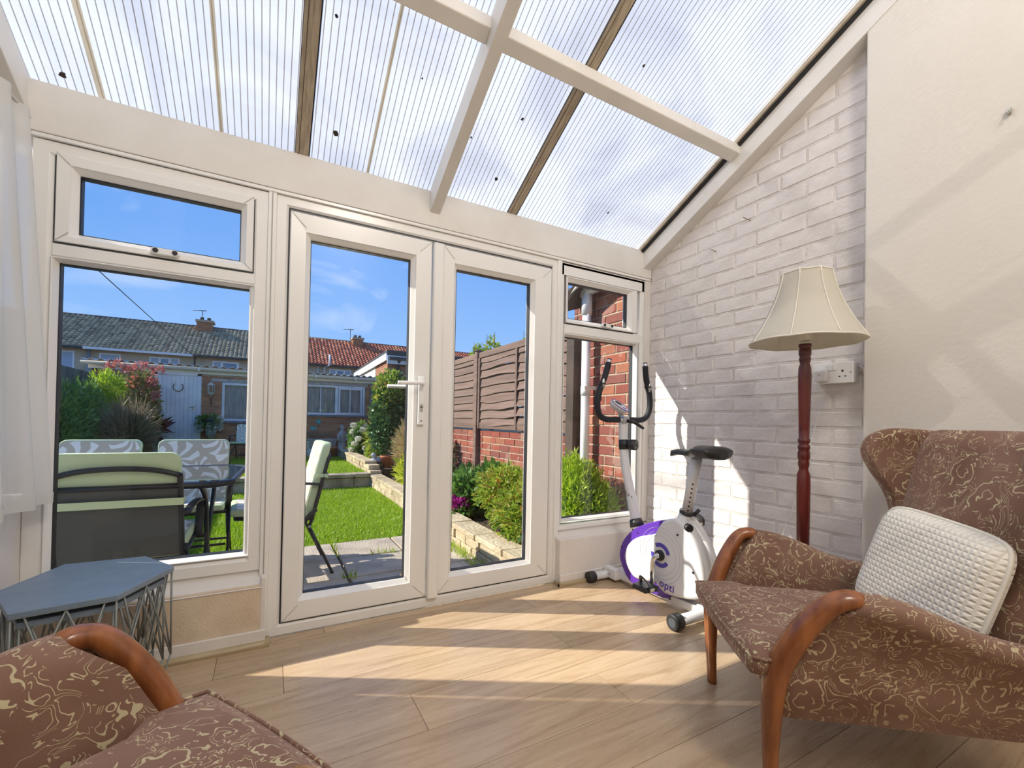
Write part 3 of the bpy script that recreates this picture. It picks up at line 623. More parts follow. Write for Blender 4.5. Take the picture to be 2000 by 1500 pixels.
# ------------------------------------------------------------------ armchairs
def sm(t): t = max(0, min(1, t)); return t*t*(3-2*t)
def armchair(label, loc, rz):
    t = thing('armchair', label, 'armchair', loc, 'wing armchairs with wooden legs', rz)
    L = dict(parent=t, local=True)
    # seat rails
    obj('seat_frame', MB().prism([(-0.250, -0.030), (0.250, -0.030), (0.250, -0.055), (0.238, -0.62), (-0.238, -0.62), (-0.250, -0.055)], 'z', 0.195, 0.300), 'velvet', bevel=0.010, **L)
    # seat cushion: crowned T-front slab
    nx, ny = 14, 16; top = []; vs = []; fs = []
    def edge(a, b): return (1-abs(a)**5)*(1-abs(b)**5)
    for side in (1, -1):
        for j in range(ny+1):
            for i in range(nx+1):
                a = i/nx*2-1; b = j/ny*2-1
                w = 0.262 if b > 0.62 else 0.262-0.050*sm((0.62-b)/0.14)
                yy = -0.255+0.315*b - (0.010*a*a if b > 0.9 else 0)
                zz = (0.334 + 0.028*edge(a, b)**0.5 + 0.020*(1-a*a)*(1-b*b)) if side == 1 else 0.298
                if side == 1: zz -= 0.012*max(0, -b)
                rx = 1 - 0.035*max(0, abs(b)-0.85)/0.15*abs(a)
                vs.append((a*w*rx, yy, zz))
    n1_ = (nx+1)*(ny+1)
    for j in range(ny):
        for i in range(nx):
            q = j*(nx+1)+i; fs.append((q, q+1, q+nx+2, q+nx+1)); fs.append((n1_+q, n1_+q+nx+1, n1_+q+nx+2, n1_+q+1))
    bd = [i for i in range(nx)] + [j*(nx+1)+nx for j in range(ny)] + [ny*(nx+1)+i for i in range(nx, 0, -1)] + [j*(nx+1) for j in range(ny, 0, -1)]
    for k in range(len(bd)):
        a, b = bd[k], bd[(k+1) % len(bd)]; fs.append((a, n1_+a, n1_+b, b))
    mbc = MB(); mbc.add(vs, fs, True)
    sc_ = obj('seat_cushion', mbc, 'velvet', **L)
    edge_pts = [(Vector(vs[i])+Vector((0, 0, 0.002))) for i in bd]; edge_pts.append(edge_pts[0])
    obj('piping', MB().tube(edge_pts, 0.0042, 6, caps=False), 'velvet', sc_, local=True)
    # backrest: leaning slab with a soft face
    rings = []
    for k in range(13):
        z = 0.30 + 0.59*k/12; tt = k/12; yb = -0.500-0.155*tt; hw = 0.225+0.030*tt
        if k == 12: hw -= 0.012
        th = 0.055 - (0.018 if k == 12 else 0)
        prof = []
        for i in range(9):
            a = i/8*2-1; prof.append((a*hw, yb+0.025*(1-a**4)*(1-0.5*tt)+(0 if k < 12 else -0.014), z-(0.006 if (k == 12 and abs(a) == 1) else 0)))
        for i in range(8, -1, -1):
            a = i/8*2-1; prof.append((a*(hw+0.01), yb-th, z-(0.012 if k == 12 else 0)))
        rings.append(prof)
    obj('backrest', MB().loft(rings), 'velvet', **L)
    for s in (-1, 1):
        # wooden front leg running up into the arm post and over to the hand rest
        P = smooth_path([(0.236*s, -0.004, 0.0), (0.240*s, 0.0, 0.12), (0.246*s, 0.000, 0.22), (0.252*s, -0.006, 0.30), (0.266*s, -0.036, 0.385), (0.284*s, -0.074, 0.455), (0.297*s, -0.104, 0.494), (0.300*s, -0.134, 0.506), (0.300*s, -0.158, 0.502)], 5)
        R = []
        for i in range(len(P)):
            u = i/(len(P)-1); R.append(0.0185+0.0135*sm(u*2.6)-0.006*sm((u-0.45)/0.35) - (0.003*sm((u-0.95)/0.05)))
        obj('arm_post', MB().tube(P, R, 12, flat=(1.0, 0.82)), 'leg_wood', **L)
        obj('leg', MB().tube(smooth_path([(0.205*s, -0.665, 0.0), (0.208*s, -0.625, 0.12), (0.210*s, -0.585, 0.22)], 4), [0.016]*3+[0.020]*3+[0.025]*3, 10), 'leg_wood', **L)
        # upholstered arm: padded roll on a panel, sloping down to the back
        rings = []
        for k in range(11):
            u = k/10; topz = 0.508-0.095*sm(u*1.1); outx = 0.312-0.006*u
            sec = [(0.256, 0.205), (0.262, 0.30), (0.262+0.02*(1-u), topz-0.085), (outx-0.012, topz-0.040), (outx+0.010, topz-0.030), (outx+0.018, topz-0.008), (outx+0.006, topz+0.010), (outx-0.022, topz+0.014), (outx-0.048, topz+0.002), (0.222+0.03*u, topz-0.050), (0.214+0.025*u, 0.30), (0.216, 0.205)]
            ring_ = []
            for x, z in sec:
                y0_ = float(np.interp(z, [0.2, 0.30, 0.385, 0.455, 0.480, 0.52], [-0.012, -0.016, -0.042, -0.086, -0.132, -0.158])); y1_ = -0.60
                ring_.append((x*s, y0_+(y1_-y0_)*u, z))
            rings.append(ring_)
        obj('arm', MB().loft(rings), 'velvet', bevel=0, **L)
        # wing
        prof = [(-0.470, 0.420), (-0.520, 0.520), (-0.528, 0.600), (-0.505, 0.680), (-0.462, 0.755), (-0.440, 0.810), (-0.450, 0.855), (-0.490, 0.884), (-0.545, 0.893), (-0.640, 0.885), (-0.695, 0.870), (-0.690, 0.800), (-0.640, 0.600), (-0.600, 0.420)]
        pr = [tuple(q) for q in smooth_path([(a-0.055, b, 0) for a, b in prof+[prof[0]]], 4)][:-1]
        ctr = (-0.625, 0.70)
        def lay(x, k): return [(x*s + (0.012*s*(p[0]+0.55)/0.1), ctr[0]+(p[0]-ctr[0])*k, ctr[1]+(p[1]-ctr[1])*k) for p in pr]
        obj('wing', MB().loft([lay(0.246, 0.90), lay(0.252, 0.965), lay(0.264, 1.0), lay(0.284, 1.0), lay(0.297, 0.965), lay(0.302, 0.90)]), 'velvet', **L)
    obj('rear_panel', MB().hexa([(-0.265, -0.60, 0.2), (0.265, -0.60, 0.2), (0.265, -0.66, 0.2), (-0.265, -0.66, 0.2)], [(-0.26, -0.690, 0.872), (0.26, -0.690, 0.872), (0.26, -0.712, 0.868), (-0.26, -0.712, 0.868)]), 'velvet', bevel=0.008, **L)
    return t
armchair('brown floral velvet wing armchair holding the white waffle cushion, beside the floor lamp', (1.2185, 0.811, 0), math.atan2(0.79, 0.61))
armchair('brown floral velvet armchair cropped at lower left, in front of the grey side table', (-0.0155, 0.822, 0), -math.atan2(0.87, 0.49))

# white waffle cushion leaning in the right armchair
def cushion_mesh(w, h, th, n=16):
    vs = []; fs = []
    for side in (1, -1):
        for j in range(n+1):
            for i in range(n+1):
                a = i/n*2-1; b = j/n*2-1
                rr = 1-0.10*(abs(a)*abs(b))**4
                e = ((1-a**6)*(1-b**6))**0.6 if abs(a) < 1 and abs(b) < 1 else 0
                vs.append((a*w/2*rr, b*h/2*rr, side*(0.010+th/2*e)))
    q = (n+1)**2
    for j in range(n):
        for i in range(n):
            k = j*(n+1)+i; fs.append((k, k+1, k+n+2, k+n+1)); fs.append((q+k, q+k+n+1, q+k+n+2, q+k+1))
    bd = [i for i in range(n)]+[j*(n+1)+n for j in range(n)]+[n*(n+1)+i for i in range(n, 0, -1)]+[j*(n+1) for j in range(n, 0, -1)]
    for k in range(len(bd)): a, b = bd[k], bd[(k+1) % len(bd)]; fs.append((a, q+a, q+b, b))
    return MB().add(vs, fs, True), [vs[i] for i in bd]
CU = thing('cushion', 'square white waffle cushion with cream piping leaning in the right armchair', 'cushion', (1.395, 0.49, 0.475))
cm, bdp = cushion_mesh(0.350, 0.320, 0.075)
obj('cover', cm, 'waffle', CU, local=True)
obj('piping', MB().tube([(x*1.01, y_*1.01, 0.006) for x, y_, z in bdp+[bdp[0]]], 0.0055, 6, caps=False), 'waffle_edge', CU, local=True)
ax = Vector((-0.156, -0.264, -0.028)).normalized(); ay = Vector((0.036, -0.109, 0.278)); ay = (ay-ax*ay.dot(ax)).normalized(); az = ax.cross(ay)
mm_ = Matrix((ax, ay, az)).transposed().to_4x4()
CU.rotation_euler = mm_.to_euler(); CU.location = (1.550, 0.492, 0.494)

# ------------------------------------------------------------------ nest of two faceted wire tables
TT = [(-0.254, 1.737), (-0.342, 1.524), (-0.533, 1.488), (-0.630, 1.682), (-0.56, 1.906), (-0.356, 1.903)]
tc_ = (sum(p[0] for p in TT)/6, sum(p[1] for p in TT)/6)
def sc6(k, dz=None): return [(tc_[0]+(p[0]-tc_[0])*k, tc_[1]+(p[1]-tc_[1])*k) for p in TT]
def wire_table(label, k, ztop, off):
    t = thing('side_table', label, 'table', (tc_[0], tc_[1], 0), 'nest of faceted wire tables')
    top = sc6(k)
    obj('tabletop', MB().prism(top, 'z', ztop-0.014, ztop), 'table_top', t, bevel=0.0015)
    obj('top_edge', MB().prism(sc6(k*0.995), 'z', ztop-0.016, ztop-0.013), 'table_edge', t)
    mid = sc6(k*1.0); base = sc6(k*0.80); wt = ztop-0.017; zm = 0.135*ztop/0.41; wr_ = 0.0027
    def seg(a, b, nm='leg_wire'): obj(nm, MB().tube([a, b], wr_, 6), 'wire_grey', t)
    for i in range(6):
        a, b = top[i], top[(i+1) % 6]; la = lambda p, q, u: (p[0]+(q[0]-p[0])*u, p[1]+(q[1]-p[1])*u)
        ins = lambda p, kk: (tc_[0]+(p[0]-tc_[0])*kk, tc_[1]+(p[1]-tc_[1])*kk)
        seg((*ins(a, 0.97), wt), (*ins(mid[i], 0.985), zm)); seg((*ins(mid[i], 0.985), zm), (*base[i], 0.005))
        bm_ = la(base[i], base[(i+1) % 6], 0.5); mm = ins(la(a, b, 0.5), 0.93)
        seg((*ins(la(a, b, 0.12), 0.97), wt), (*mm, zm*0.95)); seg((*ins(la(a, b, 0.88), 0.97), wt), (*mm, zm*0.95))
        seg((*mm, zm*0.95), (*base[i], 0.005)); seg((*mm, zm*0.95), (*base[(i+1) % 6], 0.005))
        seg((*ins(la(a, b, 0.5), 0.97), wt), (*ins(mid[i], 0.985), zm)); seg((*ins(la(a, b, 0.5), 0.97), wt), (*ins(mid[(i+1) % 6], 0.985), zm))
        seg((*base[i], 0.004), (*base[(i+1) % 6], 0.004), 'base_wire')
    return t
wire_table('grey elongated hexagon side table with faceted wire legs below the left window', 1.0, 0.410, 0)
wire_table('smaller grey wire side table nested under the larger one, only its edge visible', 0.90, 0.378, 0)

# ------------------------------------------------------------------ floor lamp
LX, LY = 1.80, 0.93
lp = thing('floor_lamp', 'floor lamp with turned mahogany pole and cream bell shade by brick wall', 'lamp', (LX, LY, 0))
obj('base', MB().lathe([(0.0, 0.0), (0.135, 0.0), (0.135, 0.018), (0.125, 0.026), (0.09, 0.034), (0.05, 0.050), (0.026, 0.066), (0.0, 0.068)], 32, (LX, LY, 0)), 'lamp_wood', lp)
pr = [(0.026, 0.06), (0.030, 0.09), (0.022, 0.12), (0.020, 0.16), (0.024, 0.30), (0.026, 0.395), (0.027, 0.400), (0.029, 0.408), (0.029, 0.418), (0.022, 0.424), (0.0245, 0.435), (0.0255, 0.50), (0.0265, 0.62), (0.0272, 0.70), (0.026, 0.755), (0.019, 0.772), (0.0185, 0.780), (0.0225, 0.792), (0.0225, 0.806), (0.020, 0.811), (0.0245, 0.820), (0.0245, 0.842), (0.021, 0.850), (0.0245, 0.858), (0.0245, 0.868), (0.019, 0.874), (0.0245, 0.884), (0.0245, 0.892), (0.0205, 0.898), (0.0215, 0.93), (0.0235, 1.00), (0.0255, 1.06), (0.0262, 1.10), (0.0245, 1.128), (0.019, 1.145), (0.022, 1.156), (0.0235, 1.165), (0.0205, 1.172), (0.0245, 1.181), (0.0245, 1.198), (0.021, 1.204), (0.0255, 1.212), (0.0245, 1.222), (0.012, 1.224)]
pr = [(r*0.86, float(np.interp(z, [0.0, 0.40, 0.755, 0.898, 1.10, 1.25], [0.0, 0.395, 0.708, 0.848, 1.090, 1.238]))) for r, z in pr]
obj('pole', MB().lathe(pr, 24, (LX, LY, 0)), 'lamp_wood', lp)
obj('bulb_holder', MB().lathe([(0.017, 1.222), (0.019, 1.226), (0.019, 1.262), (0.016, 1.30), (0.012, 1.32)], 16, (LX, LY, 0)), 'waffle_edge', lp)
# bell shade: 8 panels, concave gores
prof = []
for i in range(13):
    t = i/12; r = 0.084 + (0.191-0.084)*(t**1.9*0.66+t*0.34); prof.append((r, 1.482-0.260*t))
prof.append((0.193, 1.216))
seg = 64; rings = []
for r, z in prof:
    ring_ = []
    for k in range(seg):
        a = 2*PI*k/seg+0.25; u = (k % 8)/8; dip = 1-0.014*math.sin(PI*u)**0.8
        ring_.append((LX+r*dip*math.cos(a), LY+r*dip*math.sin(a), z + (0.003*math.sin(PI*u) if z < 1.225 else (-0.003*math.sin(PI*u) if z > 1.475 else 0))))
    rings.append(ring_)
rings2 = [[(LX+(p[0]-LX)*0.985, LY+(p[1]-LY)*0.985, p[2]) for p in rg] for rg in rings]
mb = MB(); mb.loft(rings, True, False); mb.loft(list(reversed(rings2)), True, False)
# shade material: thin fabric, lets light through
mt = M['shade_fabric']; nt = mt.node_tree; b = nt.nodes['Principled BSDF']; out = [n for n in nt.nodes if n.type == 'OUTPUT_MATERIAL'][0]
t_ = nt.nodes.new('ShaderNodeBsdfTranslucent'); t_.inputs[0].default_value = (0.85, 0.80, 0.68, 1); mx = nt.nodes.new('ShaderNodeMixShader'); mx.inputs[0].default_value = 0.35
nt.links.new(b.outputs[0], mx.inputs[1]); nt.links.new(t_.outputs[0], mx.inputs[2]); nt.links.new(mx.outputs[0], out.inputs[0])
shd = obj('lamp_shade', mb, 'shade_fabric', lp)
for k in range(8):
    a = 2*PI*k/8+0.25
    obj('rib_piping', MB().tube([(LX+(r+0.001)*math.cos(a), LY+(r+0.001)*math.sin(a), z) for r, z in prof], 0.0026, 6), 'waffle_edge', shd)
for ri, z in ((0, 1.482), (-1, 1.216)):
    rg = rings[ri]; obj('trim_band', MB().tube(rg+[rg[0]], 0.0032, 6, caps=False), 'waffle_edge', shd)
obj('gimbal', MB().tube([(LX-0.082, LY, 1.470), (LX+0.082, LY, 1.470)], 0.002, 6).tube([(LX, LY-0.082, 1.470), (LX, LY+0.082, 1.470)], 0.002, 6), 'chrome_dull', lp)

# ------------------------------------------------------------------ double socket, plug and cable
sk = thing('wall_socket', 'white double plug socket on a surface box on painted brick wall', 'socket', (2.104, 0.955, 1.078))
obj('back_box', MB().box(2.066, 2.106, 0.882, 1.028, 1.077, 1.160), 'white_plastic', sk, bevel=0.002)
obj('face_plate', MB().box(2.058, 2.066, 0.880, 1.030, 1.075, 1.162), 'white_plastic', sk, bevel=0.0025)
for yy in (0.985, 0.918):
    obj('socket_hole', MB().box(2.0572, 2.0585, yy-0.0035, yy+0.0035, 1.121, 1.130), 'gasket', sk)
    for d in (-0.0105, 0.0105): obj('socket_hole', MB().box(2.0572, 2.0585, yy+d-0.0035, yy+d+0.0035, 1.101, 1.105), 'gasket', sk)
obj('rocker_switch', MB().box(2.0545, 2.058, 0.956, 0.973, 1.130, 1.152), 'white_plastic', sk, bevel=0.001)
obj('rocker_switch', MB().box(2.0545, 2.058, 0.940, 0.953, 1.130, 1.152), 'white_plastic', sk, bevel=0.001)
for yy in (0.889, 1.021): obj('screw', MB().disc((2.0572, yy, 1.1175), (1, 0, 0), 0.0035, 0.001, 10), 'chrome_dull', sk)
pg = thing('plug', 'white three pin plug with thin cable in left half of double socket', 'plug', (2.045, 0.992, 1.10))
obj('plug_body', MB().box(2.030, 2.0575, 0.968, 1.016, 1.084, 1.132), 'white_plastic', pg, bevel=0.007)
obj('fuse_cover', MB().disc((2.0292, 0.992, 1.112), (1, 0, 0), 0.005, 0.001, 12), 'bike_grey', pg)
obj('cable', MB().tube(smooth_path([(2.045, 1.000, 1.086), (2.07, 1.006, 1.023), (2.085, 1.019, 0.946), (2.088, 1.043, 0.856), (2.088, 1.075, 0.72), (2.088, 1.099, 0.60), (2.088, 1.131, 0.502), (2.086, 1.165, 0.38), (2.08, 1.14, 0.20), (2.06, 1.05, 0.02), (1.98, 0.98, 0.006), (1.90, 0.95, 0.006)], 5), 0.0022, 6), 'white_plastic', pg)
obj('wall_cable', MB().tube(smooth_path([(2.10, 0.878, 1.145), (2.095, 0.862, 1.13), (2.10, 0.850, 1.08), (2.10, 0.847, 1.0), (2.10, 0.849, 0.93)], 4), 0.005, 6), 'wall_paint', label='painted cable running down the corner beside the double socket', category='cable')
def wall_nail(label, p, q):
    o = obj('nail', MB().tube([p, q], 0.0022, 6).disc(q, (Vector(q)-Vector(p)), 0.004, 0.001, 8), 'brass_screw', label=label, category='nail')
wall_nail('rusty nail high in the painted brick wall, nearer the lamp shade', (2.11, 1.354, 1.930), (2.07, 1.368, 1.942))
wall_nail('rusty nail in the painted brick wall just below the sloping rafter', (2.11, 1.550, 1.838), (2.08, 1.56, 1.846))
obj('wall_hook', MB().box(2.022, 2.036, 0.447, 0.455, 1.895, 1.912).tube([(2.024, 0.451, 1.905), (2.012, 0.451, 1.898), (2.012, 0.451, 1.890), (2.020, 0.451, 1.886)], 0.002, 6), 'chrome_dull', label='small metal picture hook high on the cream plaster wall', category='hook')

# ------------------------------------------------------------------ net curtain on the left wall
n = 90; rows = 24; vs = []; fs = []
for j in range(rows+1):
    t = j/rows
    for i in range(n+1):
        u = i/n
        yt = 1.895 - 0.75*u; yb_ = 1.965 - 0.80*u
        y_ = yt+(yb_-yt)*t; z_ = 1.815+(0.600-1.815)*t
        if t > 0.995: z_ = 0.600
        amp = 0.012+0.010*t
        x_ = -0.675+0.045*t + amp*math.sin(u*36+1.3*math.sin(u*9)+0.6*t) + 0.006*math.sin(u*82)
        vs.append((x_, y_, z_))
for j in range(rows):
    for i in range(n): k = j*(n+1)+i; fs.append((k, k+1, k+n+2, k+n+1))
ct = thing('net_curtain', 'white gathered net curtain hanging on the left wall beside the window', 'curtain', (-0.67, 1.2, 1.83))
obj('voile', MB().add(vs, fs, True), 'voile', ct)
obj('bottom_hem', MB().add([(x, y_, z) for x, y_, z in vs[-(n+1):]]+[(x+0.001, y_, z+0.035) for x, y_, z in vs[-(n+1):]], [(i, i+1, n+2+i, n+1+i) for i in range(n)], True), 'voile', ct)
obj('heading_tape', MB().add([(x+0.001, y_, z) for x, y_, z in vs[:n+1]]+[(x+0.001, y_, z-0.025) for x, y_, z in vs[:n+1]], [(i, i+1, n+2+i, n+1+i) for i in range(n)], True), 'voile', ct)
obj('curtain_wire', MB().tube([(-0.675, 1.93, 1.812), (-0.675, 1.1, 1.812)], 0.003, 6).tube([(-0.675, 1.93, 1.812), (-0.775, 1.93, 1.812)], 0.003, 6).tube([(-0.675, 1.1, 1.812), (-0.775, 1.1, 1.812)], 0.003, 6), 'white_plastic', ct)

# ------------------------------------------------------------------ exercise bike
BX = 1.76
bk = thing('exercise_bike', 'white and purple exercise bike standing by the right window and brick wall', 'exercise bike', (BX, 1.6, 0))
body = [(1.442, 0.447), (1.553, 0.412), (1.673, 0.364), (1.762, 0.308), (1.822, 0.240), (1.845, 0.166), (1.826, 0.108), (1.785, 0.056), (1.732, 0.034), (1.58, 0.030), (1.425, 0.044), (1.287, 0.100), (1.292, 0.227), (1.322, 0.323), (1.37, 0.392), (1.410, 0.432)]
bs = [(p.x, p.y) for p in smooth_path([(a, b, 0) for a, b in body+[body[0]]], 4)][:-1]
bc = (1.55, 0.235)
def lay(x, k=1.0, d=0.0):
    out = []
    for a, b in bs:
        v_ = Vector((a-bc[0], b-bc[1])); l = v_.length; d2 = d+0.034*sm((-v_.x/l-0.10)/0.4); v_ = v_*max(0.05, (l*k-d2)/l); out.append((x, bc[0]+v_.x, bc[1]+v_.y))
    return out
obj('core_shell', MB().loft([lay(BX-0.040, 1, 0.006), lay(BX-0.034), lay(BX+0.034), lay(BX+0.040, 1, 0.006)]), 'bike_purple', bk)
def shell(s):
    def L2(x, d):   # white cover: thin purple margin left on the front and the bottom only
        out = []
        for a, b in bs:
            v_ = Vector((a-bc[0], b-bc[1])); l = v_.length; n_ = v_.normalized()
            w_ = 0.060*sm((n_.x+0.25)/0.5) + 0.034*sm((-n_.y-0.1)/0.5)*(1-sm((n_.x+0.2)/0.8)) + 0.0*l
            v_ = v_*((l-w_-d)/l); out.append((x, bc[0]+v_.x, bc[1]+v_.y))
        return out
    return MB().loft([L2(BX+s*0.0008, 0), L2(BX+s*0.052, 0.0), L2(BX+s*0.060, 0.008), L2(BX+s*0.062, 0.020)])
sh1 = obj('side_cover', shell(-1), 'bike_white', bk)
obj('side_cover', shell(1), 'bike_white', bk)
cy_, cz_ = 1.532, 0.247; fx = BX-0.0625
for r in (0.135, 0.115, 0.095):
    obj('disc_groove', MB().tube([(fx, cy_+r*math.cos(a*PI/24), cz_+r*math.sin(a*PI/24)) for a in range(49)], 0.0008, 4, caps=False), 'bike_grey', sh1)
def arc(r0_, r1_, a0, a1, x):
    n = 18; A = [a0+(a1-a0)*i/n for i in range(n+1)]
    pts = [(cy_+r1_*math.cos(a), cz_+r1_*math.sin(a)) for a in A]+[(cy_+r0_*math.cos(a), cz_+r0_*math.sin(a)) for a in reversed(A)]
    return MB().prism(pts, 'x', x-0.0012, x)
R_ = math.radians
obj('ring_graphic', arc(0.040, 0.060, R_(55), R_(185-20), fx), 'bike_blue', sh1)
obj('ring_graphic', arc(0.040, 0.060, R_(215), R_(215+150), fx), 'bike_blue', sh1)
for a, b in ((1.72, 0.33), (1.43, 0.37), (1.34, 0.22), (1.31, 0.13), (1.80, 0.22), (1.47, 0.055)):
    obj('screw', MB().disc((fx+0.001, a, b), (-1, 0, 0), 0.005, 0.004, 10), 'gasket', bk)
# lettering on the cover
tcv = bpy.data.curves.new('lettering', 'FONT'); tcv.body = 'opti'; tcv.size = 0.055; tcv.extrude = 0.0006; tcv.space_character = 1.05
to = bpy.data.objects.new('lettering_tmp', tcv); COL.objects.link(to)
dg = bpy.context.evaluated_depsgraph_get(); tm = bpy.data.meshes.new_from_object(to.evaluated_get(dg)); bpy.data.objects.remove(to)
lt = obj('lettering', tm, None, bk); tm.materials.clear(); tm.materials.append(M['bike_purple'])
lt.matrix_local = Matrix.Translation(Vector((fx-0.0015, 1.537, 0.098))-inv_loc(bk)) @ Matrix(((0, 0, -1), (-1, 0, 0), (0, 1, 0))).to_4x4() @ Matrix.Rotation(-0.10, 4, 'Z')
# crank and pedals
ck = obj('crank', MB().disc((BX+0.075, cy_, cz_), (-1, 0, 0), 0.026, 0.152, 24), 'black_plastic', bk, bevel=0.003)
obj('crank_cap', MB().disc((BX-0.0765, cy_, cz_), (-1, 0, 0), 0.013, 0.012, 16), 'chrome', ck)
P0 = (BX-0.088, cy_, cz_); P1 = (BX-0.092, cy_+0.022, cz_-0.148)
obj('crank_arm', MB().tube(smooth_path([P0, (BX-0.098, cy_+0.014, cz_-0.03), P1], 5), 0.0095, 10, flat=(1.2, 0.7)), 'chrome', bk)
obj('crank_arm', MB().tube([(BX+0.088, cy_, cz_), (BX+0.092, cy_-0.02, cz_+0.148)], 0.0095, 10), 'chrome', bk)
for x0, p in ((BX-0.10, P1), (BX+0.10, (0, cy_-0.02, cz_+0.148))):
    s = -1 if x0 < BX else 1
    pd = obj('pedal', MB().hexa([(x0, p[1]-0.048, p[2]-0.016), (x0+s*0.085, p[1]-0.044, p[2]-0.014), (x0+s*0.085, p[1]+0.044, p[2]-0.014), (x0, p[1]+0.048, p[2]-0.016)], [(x0, p[1]-0.050, p[2]+0.012), (x0+s*0.085, p[1]-0.040, p[2]+0.010), (x0+s*0.085, p[1]+0.040, p[2]+0.010), (x0, p[1]+0.050, p[2]+0.012)]), 'black_plastic', bk, bevel=0.004)
    obj('toe_strap', MB().tube(smooth_path([(x0+s*0.02, p[1]+0.045, p[2]), (x0+s*0.03, p[1]+0.040, p[2]+0.03), (x0+s*0.05, p[1]+0.0, p[2]+0.040), (x0+s*0.06, p[1]-0.04, p[2]+0.025), (x0+s*0.06, p[1]-0.046, p[2])], 4), 0.010, 6, flat=(0.25, 1.2)), 'black_plastic', pd)
    obj('reflector', MB().box(x0+s*0.03, x0+s*0.055, p[1]-0.0515, p[1]-0.047, p[2]-0.008, p[2]+0.006), 'shade_fabric', pd)
# stabilisers with end caps, chassis
for yy, x0, x1, z, r in ((1.318, 1.560, 1.96, 0.035, 0.024), (1.930, 1.592, 1.93, 0.030, 0.022)):
    st = obj('stabiliser', MB().tube([(x0, yy, z), (x1, yy, z)], r, 20), 'bike_white', bk)
    for xa, xb in ((x0-0.022, x0+0.022), (x1-0.022, x1+0.022)):
        ec = obj('end_cap', MB().tube([(xa, yy, z), (xa+0.003, yy, z), (xb, yy, z)], [z*0.86, z*0.985, z*0.985], 24), 'black_plastic', st)
        if xa < BX and yy < 1.5: obj('cap_disc', MB().disc((xa-0.001, yy, z), (1, 0, 0), z*0.55, 0.002, 20), 'cap_grey', ec)
obj('chassis', MB().box(BX-0.028, BX+0.028, 1.32, 1.93, 0.020, 0.058), 'bike_white', bk, bevel=0.006)
obj('front_bracket', MB().box(BX-0.060, BX-0.02, 1.85, 1.95, 0.015, 0.075), 'bike_white', bk, bevel=0.006)
obj('rear_bracket', MB().box(BX-0.035, BX+0.035, 1.275, 1.345, 0.025, 0.072), 'bike_white', bk, bevel=0.004)
obj('screw', MB().disc((BX-0.061, 1.90, 0.048), (-1, 0, 0), 0.007, 0.005, 10), 'chrome', bk)
# handlebar post
hp_ = smooth_path([(BX, 1.755, 0.34), (BX, 1.790, 0.46), (BX, 1.822, 0.56), (BX, 1.850, 0.66), (BX, 1.868, 0.78), (BX, 1.874, 0.905)], 5)
obj('handlebar_post', MB().tube(hp_, [0.028 if p.z < 0.50 else 0.0245 for p in hp_], 20), 'bike_white', bk)
obj('post_collar', MB().tube([(BX, 1.750, 0.335), (BX, 1.765, 0.372)], [0.040, 0.033], 20), 'black_plastic', bk)
for a, z in ((0.2, 0.50), (-0.6, 0.515), (0.9, 0.49)):
    obj('bolt', MB().disc((BX-0.0265*math.cos(a), 1.80-0.026*math.sin(a), z), (-1, 0, 0), 0.006, 0.004, 10), 'chrome_dull', bk)
tk = obj('tension_clamp', MB().tube([(BX, 1.864, 0.745), (BX, 1.868, 0.80)], 0.0275, 20), 'black_plastic', bk)
obj('tension_knob', MB().tube([(BX+0.012, 1.846, 0.773), (BX+0.020, 1.832, 0.773), (BX+0.030, 1.800, 0.773)], [0.024, 0.030, 0.030], 24), 'black_plastic', tk)
obj('knob_mark', MB().tube([(BX+0.0305+0.016*math.cos(a*PI/8), 1.799, 0.773+0.016*math.sin(a*PI/8)) for a in range(13)], 0.0012, 5), 'bike_grey', tk)
# handlebar
hb = []
for s in (-1, 1):
    side = [(BX, 1.868, 0.912), (BX+s*0.06, 1.868, 0.912), (BX+s*0.135, 1.868, 0.914), (BX+s*0.180, 1.867, 0.938), (BX+s*0.198, 1.864, 0.995), (BX+s*0.190, 1.860, 1.06), (BX+s*0.168, 1.856, 1.115), (BX+s*0.150, 1.852, 1.17), (BX+s*0.138, 1.846, 1.225)]
    P = smooth_path(side, 6); hb.append(P)
    obj('grip', MB().tube(P[4:], 0.0165, 16), 'black_foam', bk)
    e = P[-1]; d = (P[-1]-P[-3]).normalized()
    obj('bar_end', MB().tube([e-d*0.01, e+d*0.018], 0.0125, 14), 'chrome', bk)
    obj('end_plug', MB().disc(e+d*0.018, d, 0.0128, 0.003, 14), 'black_plastic', bk)
    q0, q1 = P[32], P[38]; c_ = (q0+q1)/2; off = Vector((0, -0.012, 0))
    obj('pulse_sensor', MB().ball(c_+off, 0.03, (0.36, 0.3, 1.0), 14, 10), 'chrome_dull', bk)
    obj('sensor_band', MB().tube([c_-Vector((0, 0, 0.004)), c_+Vector((0, 0, 0.004))], 0.0215, 14), 'black_plastic', bk)
obj('handlebar', MB().tube([p for p in reversed(hb[0][:6])]+hb[1][1:6], 0.0125, 14), 'chrome', bk)
obj('clamp', MB().box(BX-0.022, BX+0.022, 1.845, 1.893, 0.890, 0.934), 'chrome', bk, bevel=0.006)
obj('clamp_lever', MB().tube([(BX+0.015, 1.845, 0.905), (BX+0.035, 1.822, 0.900), (BX+0.085, 1.80, 0.865)], [0.012, 0.010, 0.008], 10), 'black_plastic', bk)
obj('console_bracket', MB().tube([(BX-0.01, 1.872, 0.92), (BX-0.02, 1.885, 0.965)], 0.013, 10), 'bike_grey', bk)
